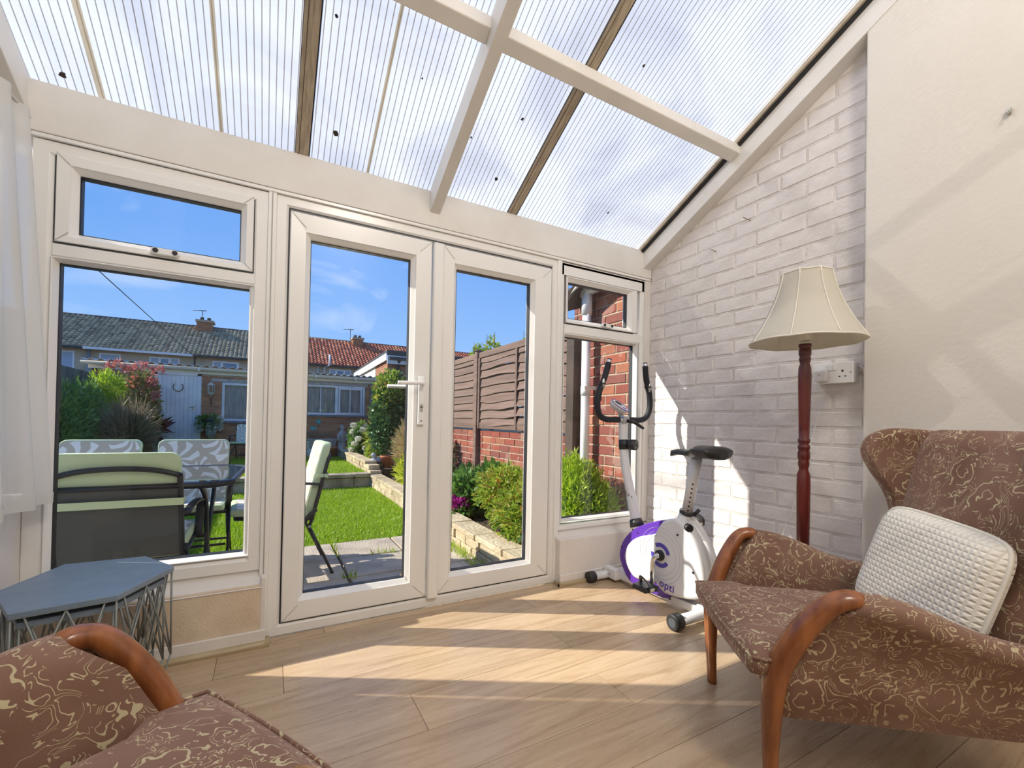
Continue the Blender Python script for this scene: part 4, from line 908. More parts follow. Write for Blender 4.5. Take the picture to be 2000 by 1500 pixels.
# console: tilted oval pod
cn = obj('console', MB().loft([[(0.062*k*math.cos(2*PI*i/28), 0.040*k*math.sin(2*PI*i/28), z) for i in range(28)] for k, z in ((0.45, -0.022), (0.80, -0.018), (0.97, -0.004), (1.0, 0.006), (0.96, 0.014))]), 'bike_white', bk, local=True)
cm_ = Matrix.Translation(Vector((BX-0.035, 1.872, 0.985))-inv_loc(bk)) @ Matrix.Rotation(0.75, 4, 'X') @ Matrix.Rotation(0.25, 4, 'Y') @ Matrix.Rotation(-0.35, 4, 'Z')
cn.matrix_local = cm_
obj('console_rim', MB().tube([(0.060*math.cos(2*PI*i/28), 0.0385*math.sin(2*PI*i/28), 0.0135) for i in range(29)], 0.0022, 6, caps=False), 'bike_purple', cn, local=True)
obj('screen', MB().prism([(-0.042, 0.004), (-0.028, 0.022), (0.010, 0.022), (0.012, 0.002), (-0.02, -0.004)], 'z', 0.0138, 0.0155), 'rust', cn, local=True)
obj('badge', MB().prism([(0.012, -0.022), (0.042, -0.012), (0.040, -0.004), (0.010, -0.012)], 'z', 0.0138, 0.0150), 'bike_blue', cn, local=True)
for i in range(7):
    a = PI+0.45+i*0.2; obj('vent_rib', MB().box(0.059*math.cos(a)-0.002, 0.059*math.cos(a)+0.002, 0.039*math.sin(a)-0.003, 0.039*math.sin(a)+0.002, -0.016, 0.004), 'bike_grey', cn, local=True)
# saddle post and saddle
sp = [(BX, 1.462, 0.345), (BX, 1.428, 0.47), (BX, 1.380, 0.72), (BX, 1.374, 0.755)]
obj('saddle_sleeve', MB().tube([(BX, 1.478, 0.36), (BX, 1.430, 0.475)], 0.031, 20), 'bike_white', bk)
obj('sleeve_boot', MB().tube([(BX, 1.482, 0.345), (BX, 1.470, 0.385)], [0.050, 0.041], 22), 'black_plastic', bk)
obj('sleeve_ring', MB().tube([(BX, 1.4335, 0.466), (BX, 1.430, 0.476)], 0.0335, 20), 'black_plastic', bk)
obj('saddle_post', MB().tube([(BX, 1.431, 0.47), (BX, 1.375, 0.755)], 0.0245, 20), 'bike_white', bk)
for i in range(7):
    t = 0.05+i*0.075; obj('post_hole', MB().disc((BX-0.0175, 1.431-0.056*t-0.0172, 0.47+0.285*t), (-0.7, -0.7, 0), 0.0042, 0.0012, 10), 'gasket', bk)
kn = obj('height_knob', MB().tube([(BX-0.02, 1.415, 0.415), (BX-0.045, 1.385, 0.412), (BX-0.05, 1.372, 0.411)], [0.012, 0.020, 0.018], 14), 'black_plastic', bk)
obj('adjust_lever', MB().tube([(BX+0.01, 1.40, 0.46), (BX+0.03, 1.385, 0.49)], 0.009, 8), 'black_plastic', bk)
rings = []
for k in range(19):
    t = k/18; y_ = 1.530-0.290*t
    hw = 0.022+0.012*sm(t/0.35)+0.066*sm((t-0.38)/0.34); hw *= (1-0.75*(max(0, t-0.90)/0.10)**2.5) if t > 0.90 else 1
    if t < 0.07: hw *= 0.35+0.65*t/0.07
    zt = 0.771+0.024*sm((t-0.32)/0.30)-0.010*sm((0.15-t)/0.15); zt -= 0.016*(max(0, t-0.88)/0.12)**2
    hh = 0.016+0.036*sm((t-0.30)/0.25)-0.02*(max(0, t-0.9)/0.1)**2
    rg = []
    for i in range(20):
        a = 2*PI*i/20; cx, sz = math.cos(a), math.sin(a)
        rg.append((BX+hw*cx, y_, zt - (0.010*abs(cx)**2 if sz >= 0 else 0.010) + (0.008*sz if sz > 0 else hh*sz*(0.75+0.25*abs(cx)))-0.006))
    rings.append(rg)
obj('saddle', MB().loft(rings), 'saddle', bk)

# ================================================================== OUTSIDE
GZ = -0.15
# patio slabs
pt = struct('patio', MB().box(-4.2, 1.42, 2.14, 3.93, -0.30, -0.165), 'soil')
rs = random.Random(21)
ys = [2.14, 2.60, 3.02, 3.46, 3.92]
for j in range(4):
    x = -4.2+rs.uniform(0, 0.0)+(0.0 if j % 2 else 0.0)
    xs = [0.475-0.49*k for k in range(9, 0, -1)]+[0.475, 0.955, 1.40]
    for i in range(len(xs)-1):
        g = 0.006; w = xs[i+1]-xs[i]-2*g; h = ys[j+1]-ys[j]-2*g; e = 0.006; q = lambda: rs.uniform(-0.003, 0.003)
        o = obj('paving_slab', MB().hexa([(0,0,-0.03),(w,0,-0.03),(w,h,-0.03),(0,h,-0.03)], [(e+q(),e+q(),q()*0.6),(w-e+q(),e+q(),q()*0.6),(w-e+q(),h-e+q(),q()*0.6),(e+q(),h-e+q(),q()*0.6)]), 'slab', pt, bevel=0.0)
        o.location = (xs[i]+g, ys[j]+g, GZ+0.0 if j else GZ+0.035)
# lawns
def blades(name, rects, n, h, parent=None, seed=1, mat='grass', w=0.005, excl=None):
    R = np.random.RandomState(seed); areas = [(r[1]-r[0])*(r[3]-r[2]) for r in rects]; tot = sum(areas); V = []
    for r, a in zip(rects, areas):
        k = int(n*a/tot); x = R.uniform(r[0], r[1], k); y = R.uniform(r[2], r[3], k); z = np.full(k, r[4])
        th = R.uniform(0, 2*PI, k); hh = h*R.uniform(0.5, 1.25, k); ln = R.normal(0, 0.45, (k, 2))*hh[:, None]
        dx = np.cos(th)*w; dy = np.sin(th)*w
        tri = np.stack([np.stack([x-dx, y-dy, z], 1), np.stack([x+dx, y+dy, z], 1), np.stack([x+ln[:, 0], y+ln[:, 1], z+hh], 1)], 1)
        V.append(tri)
    V = np.concatenate(V).reshape(-1, 3); me = bpy.data.meshes.new(name); nf = len(V)//3
    me.vertices.add(len(V)); me.vertices.foreach_set('co', V.ravel()); me.loops.add(len(V)); me.loops.foreach_set('vertex_index', np.arange(len(V)))
    me.polygons.add(nf); me.polygons.foreach_set('loop_start', np.arange(nf)*3); me.polygons.foreach_set('loop_total', np.full(nf, 3)); me.update(calc_edges=True); me.validate()
    return me
lw = struct('lawn', MB().box(-2.8, 1.42, 3.93, 7.0, -0.35, -0.163), 'turf')
lw2 = struct('lawn.001', MB().box(-2.8, 1.45, 7.15, 10.9, -0.35, 0.022), 'turf')
o = obj('lawn_grass', blades('lawn_grass', [(-2.7, 1.40, 3.93, 6.99, -0.163)], 95000, 0.030, seed=2, w=0.0045), 'grass', kind='stuff', label='short green grass of the lower lawn beyond the patio', category='grass')
o = obj('lawn_grass', blades('lawn_grass', [(-2.7, 1.42, 7.22, 10.75, 0.022)], 60000, 0.030, seed=3, w=0.006), 'grass', kind='stuff', label='sunlit grass of the raised upper lawn beyond the low step wall', category='grass')
wd = blades('weeds', [(0.44, 0.52, 2.98, 3.07, GZ), (0.50, 0.62, 2.56, 2.62, GZ), (0.62, 1.3, 2.575, 2.625, GZ+0.02), (0.70, 0.90, 3.44, 3.48, GZ), (1.28, 1.42, 2.2, 3.9, GZ), (0.462, 0.484, 3.5, 3.92, GZ)], 900, 0.055, seed=4, w=0.004)
obj('joint_weeds', wd, 'grass', pt, kind='stuff')
# step wall between the lawns
sw = struct('garden_step_wall', MB().box(-2.8, 1.44, 7.02, 7.16, -0.3, -0.02), 'step_stone')
x = -2.8
while x < 1.40:
    w = rs.uniform(0.50, 0.62); x1 = min(x+w, 1.43)
    obj('coping_stone', MB().box(x+0.004, x1-0.004, 6.965, 7.20, -0.005+rs.uniform(-0.004, 0.004), 0.050+rs.uniform(-0.004, 0.004)), 'step_stone', sw, bevel=0.008)
    obj('stone_block', MB().box(x+0.006, x1-0.006, 6.995+rs.uniform(-0.005, 0.005), 7.1, -0.17, -0.012), 'step_stone', sw, bevel=0.008)
    x = x1
# raised bed on the right: edging of stone blocks
bed = struct('garden_bed', MB().box(1.50, 2.24, 2.14, 11.0, -0.3, -0.035).box(1.50, 2.24, 7.1, 11.0, -0.05, 0.09), 'soil')
be = struct('bed_edging', MB().box(1.42, 1.56, 2.14, 10.6, -0.3, -0.04), 'stone_block')
y = 2.16
while y < 10.4:
    l = rs.uniform(0.20, 0.27); up = 0.17 if y > 6.95 else 0.0
    skew = 0.0
    for c, (za, zb) in enumerate(((-0.16, -0.088), (-0.084, -0.012))):
        oy = l*0.5*(c % 2)
        xf = 1.385+0.012*math.sin(y*1.3)+rs.uniform(-0.006, 0.006)
        obj('edging_block', MB().box(xf, 1.56, y+oy+0.004, y+oy+l-0.004, za+up, zb+up+rs.uniform(-0.004, 0.003)), 'stone_block', be, bevel=0.007)
    y += l
y = 2.16
while y < 10.4:
    l = rs.uniform(0.40, 0.48); up = 0.17 if y > 6.95 else 0.0
    obj('cap_stone', MB().box(1.372+0.012*math.sin(y*1.3), 1.56, y+0.004, y+l-0.004, -0.010+up, 0.032+up+rs.uniform(-0.003, 0.003)), 'stone_block', be, bevel=0.008)
    y += l

# ---- brick side wall: extension wall (near) and low garden wall under the fence
def brick_wall(parent, x, ya, yb, za, zb, mat, prob=0.0, seed=1, joint=0.010, L=0.225, H=0.075, protr=0.006, limit=300, header=0.15):
    r = random.Random(seed); n = 0; k = 0; z = za
    while z + 0.02 < zb:
        y = ya - (0.1125 if k % 2 else 0); k += 1
        while y < yb:
            l = L if r.random() > header else L/2
            a, b_ = max(y+joint/2, ya), min(y+l-joint/2, yb)
            if b_-a > 0.02:
                j_ = lambda: r.uniform(-0.0025, 0.0025)
                z0_, z1_ = z+joint/2, min(z+H-joint/2, zb); fx_ = x-protr+r.uniform(-0.0025, 0.0025); e = 0.003
                m_ = MB().add([(x, a, z0_), (x, b_, z0_), (x, b_, z1_), (x, a, z1_), (fx_, a+e+j_(), z0_+e+j_()), (fx_, b_-e+j_(), z0_+e+j_()), (fx_, b_-e+j_(), z1_-e+j_()), (fx_, a+e+j_(), z1_-e+j_())], [(4,5,6,7),(0,1,5,4),(1,2,6,5),(2,3,7,6),(3,0,4,7)])
                obj('brick', m_, mat, parent); n += 1
            y += l
        z += H
    return n
ew = struct('brick_side_wall', MB().prism([(2.2, -0.3), (2.93, -0.3), (2.93, 1.80), (2.86, 2.05), (2.2, 2.35)], 'x', 2.2, 2.4), 'ext_mortar')
brick_wall(ew, 2.2, 2.2, 2.93, 0.20, 2.0, 'brick_red', seed=31)
gw = struct('garden_brick_wall', MB().box(2.26, 2.42, 2.88, 11.0, -0.3, 0.78), 'ext_mortar')
brick_wall(gw, 2.26, 2.88, 6.6, 0.03, 0.78, 'brick_red', seed=32)
# far stretch of the same wall: bricks too small to pick singly
mb = MB(); r = random.Random(33); k = 0; z = 0.03
while z < 0.76:
    y = 6.6-(0.11 if k % 2 else 0); k += 1
    while y < 10.9:
        a, b_ = max(y+0.005, 6.6), min(y+0.22, 10.9)
        if b_ > a+0.02: mb.box(2.254, 2.27, a, b_, z+0.005, z+0.070)
        y += 0.225
    z += 0.075
obj('brick_course', mb, 'brick_shed', gw, kind='stuff')
# eaves: gutter, verge, downpipe on the extension wall
ev = thing('house_eaves', 'dark sloping verge and soffit above the brick wall, seen in the right top window', 'eaves', (2.2, 2.7, 1.9))
obj('verge_board', MB().hexa([(1.98, 2.86, 1.80), (2.0, 2.86, 1.76), (2.0, 2.16, 2.20), (1.98, 2.16, 2.24)], [(2.17, 2.86, 1.86), (2.185, 2.86, 1.82), (2.185, 2.16, 2.26), (2.17, 2.16, 2.30)]), 'dark_wood', ev)
obj('soffit', MB().box(2.05, 2.188, 2.16, 2.95, 1.93, 1.95), 'dark_wood', ev)
obj('fascia_edge', MB().tube([(2.0, 2.90, 1.80), (2.0, 2.50, 1.97)], 0.012, 6), 'light_fascia', ev)
dp = thing('downpipe', 'white downpipe with gutter outlet beyond the right window', 'downpipe', (2.12, 2.675, -0.1))
obj('pipe', MB().tube([(2.12, 2.672, -0.1), (2.12, 2.672, 1.86)], 0.034, 20), 'pipe_white', dp)
obj('pipe_joint', MB().tube([(2.12, 2.672, 1.10), (2.12, 2.672, 1.17)], 0.037, 20), 'pipe_white', dp)
obj('pipe_clip', MB().box(2.08, 2.20, 2.632, 2.645, 1.145, 1.170), 'pipe_white', dp)
obj('outlet', MB().tube([(2.12, 2.672, 1.72), (2.12, 2.672, 1.90)], 0.041, 20), 'pipe_white', dp)
gp = [(0.055*math.cos(a), 0.055*math.sin(a)) for a in [PI+PI*i/10 for i in range(11)]]+[(0.050*math.cos(a), 0.050*math.sin(a)) for a in [2*PI-PI*i/10 for i in range(11)]]
obj('gutter', MB().prism([(2.12+a, 1.925+b_) for a, b_ in gp], 'y', 2.15, 2.80, smooth=True), 'pipe_white', dp)
obj('gutter_cap', MB().prism([(2.12+0.058*math.cos(PI+PI*i/12), 1.925+0.058*math.sin(PI+PI*i/12)) for i in range(13)], 'y', 2.79, 2.81), 'pipe_white', dp)
obj('pipe_screw', MB().disc((2.085, 2.665, 1.83), (-1, -0.3, 0), 0.006, 0.003, 8), 'gasket', dp)
# ---- fence
fe = thing('panel_fence', 'brown overlapping board fence standing on the red brick garden wall', 'fence', (2.25, 5.0, 0.8))
def fence_panel(ya, yb, wav, seed):
    r = random.Random(seed); n = 9; z0_, z1_ = 0.80, 1.70
    obj('top_rail', MB().box(2.222, 2.262, ya, yb, 1.655, 1.722), 'fence_wood', fe, bevel=0.002)
    obj('bottom_rail', MB().box(2.222, 2.262, ya, yb, 0.80, 0.872), 'fence_wood', fe, bevel=0.002)
    for yy in (ya+0.02, (ya+yb)/2, yb-0.02):
        obj('batten', MB().box(2.212, 2.232, yy-0.02, yy+0.02, 0.80, 1.655), 'fence_wood', fe, bevel=0.002)
    for k in range(n):
        za = z0_+0.03+k*(0.865/n); h = 0.865/n+0.018; m_ = MB(); v_ = []; ns = 24
        ph = r.uniform(0, 6); am = wav*r.uniform(0.4, 1.2)
        for i in range(ns+1):
            y = ya+(yb-ya)*i/ns; b_ = am*math.sin(i/ns*2*PI+ph)*0.5+am*0.35*math.sin(i/ns*4*PI+ph*2); xo = abs(am)*0.5*(math.sin(i/ns*2*PI+ph))
            lean = 0.012
            v_ += [(2.238-lean-max(0, xo), y, za+b_), (2.246-lean-max(0, xo), y, za+b_), (2.252, y, za+h+b_*0.3), (2.245, y, za+h+b_*0.3)]
        f2 = []
        for i in range(ns):
            for q in range(4): q2 = (q+1) % 4; f2.append((i*4+q, i*4+q2, (i+1)*4+q2, (i+1)*4+q))
        f2 += [(0, 1, 2, 3), (ns*4+3, ns*4+2, ns*4+1, ns*4)]
        obj('board', m_.add(v_, f2), 'fence_wood', fe)
for (a, b_, w, sd) in ((3.00, 4.87, 0.032, 5), (4.97, 6.80, 0.008, 6), (6.90, 8.72, 0.008, 7), (8.80, 10.60, 0.006, 8)):
    fence_panel(a, b_, w, sd)
for y in (4.92, 6.85, 8.76, 10.65):
    ps = obj('post', MB().box(2.20, 2.27, y-0.04, y+0.04, -0.1, 1.745), 'fence_wood', fe, bevel=0.003)
    obj('post_cap', MB().hexa([(2.185, y-0.055, 1.745), (2.285, y-0.055, 1.745), (2.285, y+0.055, 1.745), (2.185, y+0.055, 1.745)], [(2.215, y-0.025, 1.768), (2.255, y-0.025, 1.768), (2.255, y+0.025, 1.768), (2.215, y+0.025, 1.768)]), 'dark_wood', ps)
obj('post', MB().box(2.10, 2.19, 2.80, 2.90, -0.1, 1.66), 'dark_wood', fe, bevel=0.003, label='tall dark upright beside the white downpipe')  # plain dark upright filling the dark strip left of the downpipe
# left boundary trellis fence
lf = thing('side_fence', 'dark grey close boarded fence along the left of the garden', 'fence', (-2.8, 6, 0))
for i in range(46):
    y = 3.9+i*0.152; obj('board', MB().box(-2.80-0.006*(i % 2), -2.785-0.006*(i % 2), y, y+0.148, -0.15, 1.62+0.004*math.sin(i*2.1)), 'grey_trellis', lf)
for z in (0.3, 1.0, 1.55): obj('rail', MB().box(-2.84, -2.80, 3.9, 10.9, z, z+0.06), 'grey_trellis', lf)

# ---- shed
SY = 10.9
sh = thing('brick_outbuilding', 'low brick outbuilding with corrugated roof at the end of the lawn', 'outbuilding', (-0.3, SY, 0))
obj('wall', MB().box(-2.9, -1.98, SY, SY+0.1, -0.1, 1.74).box(-1.23, -0.88, SY, SY+0.1, -0.1, 1.74).box(-0.88, -0.36, SY, SY+0.1, -0.1, 0.76).box(-0.88, -0.36, SY, SY+0.1, 1.60, 1.74).box(-0.36, 0.66, SY, SY+0.1, -0.1, 1.74).box(0.66, 2.0, SY, SY+0.1, -0.1, 0.95).box(0.66, 2.0, SY, SY+0.1, 1.66, 1.74).box(2.0, 2.32, SY, SY+0.1, -0.1, 1.74).box(2.22, 2.32, SY, SY+2.6, -0.1, 1.74).box(-2.9, -2.8, SY, SY+2.6, -0.1, 1.74), 'ext_mortar', sh)
mb = MB(); r = random.Random(40); k = 0; z = 0.0
holes = [(-1.985, -1.215, -0.1, 1.74), (-0.885, -0.355, 0.755, 1.605), (0.655, 2.005, 0.945, 1.665)]
while z < 1.70:
    x = -2.9-(0.11 if k % 2 else 0); k += 1
    while x < 2.30:
        a, b_ = x+0.005, x+0.22; x += 0.225
        segs = [(max(a, -2.9), min(b_, 2.32))]
        for h in holes:
            if z+0.037 > h[2] and z+0.037 < h[3]:
                ns = []
                for p, q in segs:
                    if q <= h[0] or p >= h[1]: ns.append((p, q))
                    else:
                        if p < h[0]: ns.append((p, h[0]))
                        if q > h[1]: ns.append((h[1], q))
                segs = ns
        for p, q in segs:
            if q-p > 0.015: mb.box(p, q, SY-0.006+r.uniform(-0.002, 0.002), SY+0.005, z+0.005, z+0.069)
    z += 0.0745
obj('brick_course', mb, 'brick_shed', sh, kind='stuff')
obj('lintel', MB().box(-1.05, -0.25, SY-0.008, SY+0.02, 1.60, 1.665), 'stone_grey', sh)
obj('lintel', MB().box(0.55, 2.05, SY-0.008, SY+0.02, 1.655, 1.70), 'stone_grey', sh)
mb = MB(); n = 120   # corrugated sheet roof
def corr(i): x = -3.02+5.36*i/n; return x, 0.016*math.sin(x*2*PI/0.146)
vs = []
for i in range(n*4+1):
    x = -3.02+5.36*i/(n*4); d = 0.018*math.sin(x*2*PI/0.146)
    vs += [(x, SY-0.16, 1.895+d), (x, SY+2.8, 2.02+d), (x, SY-0.16, 1.885+d)]
fs = []
for i in range(n*4): a = i*3; fs += [(a, a+3, a+4, a+1), (a+2, a+5, a+3, a)]
obj('corrugated_roof', mb.add(vs, fs, True), 'roof_sheet_grey', sh)
obj('fascia', MB().box(-2.95, 2.25, SY-0.03, SY+0.0, 1.735, 1.87), 'light_fascia', sh)
gt = obj('gutter', MB().prism([(SY-0.085+0.05*math.cos(PI+PI*i/8), 1.85+0.055*math.sin(PI+PI*i/8)) for i in range(9)]+[(SY-0.035, 1.862), (SY-0.135, 1.862)], 'x', -3.03, 2.33, smooth=True), 'light_fascia', sh)
for x in (-2.2, -1.26, -0.3, 0.9, 1.75): obj('gutter_bracket', MB().box(x-0.02, x+0.02, SY-0.145, SY-0.03, 1.79, 1.868), 'light_fascia', gt)
obj('downpipe', MB().tube(smooth_path([(2.24, SY-0.085, 1.80), (2.24, SY-0.085, 1.74), (2.14, SY-0.05, 1.67), (2.13, SY-0.05, 1.60), (2.13, SY-0.05, 0.0)], 4), 0.025, 10), 'sill_grey', sh)
# shed door
dr = obj('door', MB().box(-1.93, -1.29, SY-0.006, SY+0.03, -0.03, 1.69), 'shed_door', sh)
for i in range(9): x = -1.93+0.0711*i; obj('door_board', MB().box(x+0.003, x+0.068, SY-0.018, SY-0.005, -0.02, 1.68), 'shed_door', dr)
obj('door_frame', MB().box(-1.985, -1.93, SY-0.03, SY+0.02, -0.05, 1.735).box(-1.29, -1.225, SY-0.03, SY+0.02, -0.05, 1.735).box(-1.985, -1.225, SY-0.03, SY+0.02, 1.69, 1.735), 'shed_door', sh)
obj('door_handle', MB().box(-1.345, -1.318, SY-0.026, SY-0.018, 0.98, 1.10).tube([(-1.33, SY-0.03, 1.06), (-1.33, SY-0.05, 1.06), (-1.41, SY-0.05, 1.055)], 0.009, 6), 'chrome_dull', dr)
obj('horseshoe', MB().tube([(-1.605+0.082*math.sin(a), SY-0.026, 1.455-0.088*math.cos(a)) for a in [-2.35+4.7*i/20 for i in range(21)]], 0.013, 6, flat=(0.5, 1)), 'rust', label='rusty horseshoe fixed to the pale grey outbuilding door', category='horseshoe')
# shed windows
def shed_window(x0, x1, z0_, z1_, cuts, bars):
    m_ = MB().ring(x0, x1, z0_, z1_, [(0, SY+0.05), (0, SY-0.004), (0.045, SY-0.004), (0.045, SY+0.05)])
    w_ = obj('window', m_, 'shed_door', sh)
    for c in cuts: obj('mullion', MB().box(c-0.03, c+0.03, SY-0.003, SY+0.05, z0_+0.04, z1_-0.04), 'shed_door', w_)
    for c in bars: obj('glazing_bar', MB().box(c-0.010, c+0.010, SY+0.012, SY+0.04, z0_+0.04, z1_-0.04), 'shed_door', w_)
    obj('sill', MB().box(x0-0.04, x1+0.06, SY-0.05, SY+0.03, z0_-0.045, z0_), 'sill_grey', w_)
    obj('pane', MB().quad((x0+0.04, SY+0.03, z0_+0.04), (x1-0.04, SY+0.03, z0_+0.04), (x1-0.04, SY+0.03, z1_-0.04), (x0+0.04, SY+0.03, z1_-0.04)), 'glass', w_)
    nn = 60; v_ = []
    for i in range(nn+1):
        x = x0+0.04+(x1-x0-0.08)*i/nn; yy = SY+0.085+0.014*math.sin(i*1.15)
        v_ += [(x, yy, z0_+0.02), (x, yy, z1_-0.02)]
    obj('curtain', MB().add(v_, [(2*i, 2*i+2, 2*i+3, 2*i+1) for i in range(nn)], True), 'shed_curtain', w_)
    return w_
shed_window(-0.87, -0.37, 0.79, 1.585, [], [])
shed_window(0.67, 1.99, 0.965, 1.645, [1.36], [1.02, 1.66])
cs_ = MB().ring(1.40, 1.93, 0.985, 1.60, [(0, SY-0.012), (0.04, SY-0.012), (0.04, SY+0.02)])
obj('opening_casement', cs_, 'shed_door', sh)
# swan figure on the sill inside the long window
swn = thing('swan_ornament', 'white swan shaped ornament behind the left half of the long outbuilding window', 'ornament', (1.05, SY+0.05, 0.98))
obj('body', MB().ball((1.08, SY+0.05, 1.06), 0.085, (1.2, 0.25, 0.55)), 'petal_white', swn)
obj('neck', MB().tube(smooth_path([(1.14, SY+0.05, 1.07), (1.20, SY+0.05, 1.15), (1.17, SY+0.05, 1.24), (1.20, SY+0.05, 1.33), (1.15, SY+0.05, 1.36)], 4), 0.012, 6), 'petal_white', swn)
# wall lantern
ln = thing('wall_lantern', 'cream hexagonal wall lantern beside the outbuilding door', 'lantern', (-1.055, SY-0.09, 1.3))
lx, ly = -1.055, SY-0.095
obj('roof_cap', MB().lathe([(0.006, 1.600), (0.008, 1.575), (0.022, 1.565), (0.05, 1.548), (0.070, 1.518), (0.075, 1.512)], 6, (lx, ly, 0), False), 'shade_fabric', ln)
for k in range(6):
    a = 2*PI*k/6; obj('corner_bar', MB().tube([(lx+0.062*math.cos(a), ly+0.062*math.sin(a), 1.512), (lx+0.054*math.cos(a), ly+0.054*math.sin(a), 1.36)], 0.006, 4), 'shade_fabric', ln)
obj('lantern_glass', MB().lathe([(0.050, 1.37), (0.058, 1.51)], 6, (lx, ly, 0), False), 'glass', ln)
obj('base', MB().lathe([(0.058, 1.365), (0.060, 1.345), (0.035, 1.325), (0.012, 1.305), (0.006, 1.28)], 6, (lx, ly, 0), False), 'shade_fabric', ln)
obj('wall_arm', MB().tube([(lx, ly, 1.30), (lx, SY-0.02, 1.24), (lx, SY-0.004, 1.10)], 0.008, 6), 'rust', ln)

# ---- foliage helpers
def cloud(name, blobs, n, ls, seed=1, aspect=0.5, up=0.3, shell=0.55, droop=0.0, spiky=0.0):
    """leaf blades spread over ellipsoids; blobs = [(cx,cy,cz, rx,ry,rz)]"""
    R = np.random.RandomState(seed); P = []; D = []
    vol = np.array([b[3]*b[4]*b[5] for b in blobs])**0.67; vol = vol/vol.sum()
    for b, v_ in zip(blobs, vol):
        k = max(8, int(n*v_)); d = R.normal(size=(k, 3)); d /= np.linalg.norm(d, axis=1)[:, None]
        r = (shell+(1-shell)*R.uniform(0, 1, k))*(1+0.13*np.sin(d[:, 0]*7+seed)*np.cos(d[:, 2]*6+d[:, 1]*5))
        P.append(np.array(b[:3])+d*r[:, None]*np.array(b[3:])); D.append(d)
    P = np.concatenate(P); D = np.concatenate(D); k = len(P)
    ax = D + R.normal(size=(k, 3))*0.7 + np.array([0, 0, up]) + np.array([0, 0, -droop]); ax /= np.linalg.norm(ax, axis=1)[:, None]
    sd = np.cross(ax, R.normal(size=(k, 3))); sd /= np.linalg.norm(sd, axis=1)[:, None]
    nrm = np.cross(ax, sd); L = ls*R.uniform(0.6, 1.35, k)[:, None]; w = L*aspect*0.5
    a = P; b = P+ax*L*0.5+sd*w+nrm*L*0.06; c = P+ax*L; d_ = P+ax*L*0.5-sd*w+nrm*L*0.06
    V = np.stack([a, b, c, d_], 1).reshape(-1, 3); me = bpy.data.meshes.new(name); nf = k
    me.vertices.add(len(V)); me.vertices.foreach_set('co', V.ravel()); me.loops.add(4*nf); me.loops.foreach_set('vertex_index', np.arange(4*nf))
    me.polygons.add(nf); me.polygons.foreach_set('loop_start', np.arange(nf)*4); me.polygons.foreach_set('loop_total', np.full(nf, 4)); me.update(calc_edges=True); me.validate()
    return me
def bush(name, label, cat, base, parts, stems=5, group=None, stem_top=0.6, seed=1):
    t = thing(name, label, cat, base, group); r = random.Random(seed)
    for nm, me, mat in parts: obj(nm, me, mat, t, kind='stuff')
    b0 = parts[0][1]; co = np.empty(len(b0.vertices)*3); b0.vertices.foreach_get('co', co); co = co.reshape(-1, 3); lo, hi = co.min(0), co.max(0)
    mb = MB()
    for i in range(stems):
        tx = lo[0]+(hi[0]-lo[0])*r.uniform(0.2, 0.8); ty = lo[1]+(hi[1]-lo[1])*r.uniform(0.2, 0.8); tz = base[2]+(hi[2]-base[2])*stem_top
        mb.tube([base, ((base[0]+tx)/2+r.uniform(-0.03, 0.03), (base[1]+ty)/2, (base[2]+tz)/2), (tx, ty, tz)], [0.012, 0.008, 0.003], 5)
    obj('stems', mb, 'bark', t)
    return t
# conifer beyond the right window
bush('conifer', 'bright lime conifer growing just outside the right window', 'shrub', (1.92, 2.50, -0.05),
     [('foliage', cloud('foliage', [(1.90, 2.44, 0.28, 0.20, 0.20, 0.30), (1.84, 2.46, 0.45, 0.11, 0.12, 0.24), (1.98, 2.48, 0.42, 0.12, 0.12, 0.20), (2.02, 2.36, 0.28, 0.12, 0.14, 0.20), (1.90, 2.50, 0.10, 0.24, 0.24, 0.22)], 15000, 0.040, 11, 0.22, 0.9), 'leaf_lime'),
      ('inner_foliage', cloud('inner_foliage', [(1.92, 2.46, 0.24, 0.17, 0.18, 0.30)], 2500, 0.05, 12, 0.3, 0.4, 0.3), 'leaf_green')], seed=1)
# nandina and low shrubs along the bed, seen through the right leaf
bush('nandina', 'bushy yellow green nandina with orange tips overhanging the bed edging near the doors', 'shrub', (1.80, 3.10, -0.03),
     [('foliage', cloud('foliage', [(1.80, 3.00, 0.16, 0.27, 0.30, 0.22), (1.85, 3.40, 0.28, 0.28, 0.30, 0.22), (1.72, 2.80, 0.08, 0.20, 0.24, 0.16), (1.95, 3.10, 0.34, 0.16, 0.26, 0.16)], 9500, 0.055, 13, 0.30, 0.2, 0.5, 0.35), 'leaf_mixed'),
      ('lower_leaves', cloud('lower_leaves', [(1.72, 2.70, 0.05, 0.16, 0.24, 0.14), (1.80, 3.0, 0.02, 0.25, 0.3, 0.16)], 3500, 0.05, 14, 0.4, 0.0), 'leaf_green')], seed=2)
bush('skimmia', 'low dark green shrub with broad leaves behind the nandina against the fence wall', 'shrub', (1.80, 4.15, -0.03),
     [('foliage', cloud('foliage', [(1.82, 4.10, 0.16, 0.26, 0.32, 0.22), (1.95, 3.8, 0.30, 0.18, 0.26, 0.16)], 3000, 0.085, 15, 0.42, 0.1), 'leaf_green')], seed=3)
t = bush('primula', 'low plant with magenta flowers at the front of the bed', 'flowers', (1.62, 3.95, -0.03),
     [('foliage', cloud('foliage', [(1.62, 3.92, 0.02, 0.12, 0.18, 0.07)], 500, 0.06, 16, 0.5, 0.3), 'leaf_green'),
      ('petals', cloud('petals', [(1.60, 3.95, 0.10, 0.09, 0.15, 0.06)], 420, 0.040, 17, 0.9, 0.5), 'petal_magenta')], 2, seed=4)
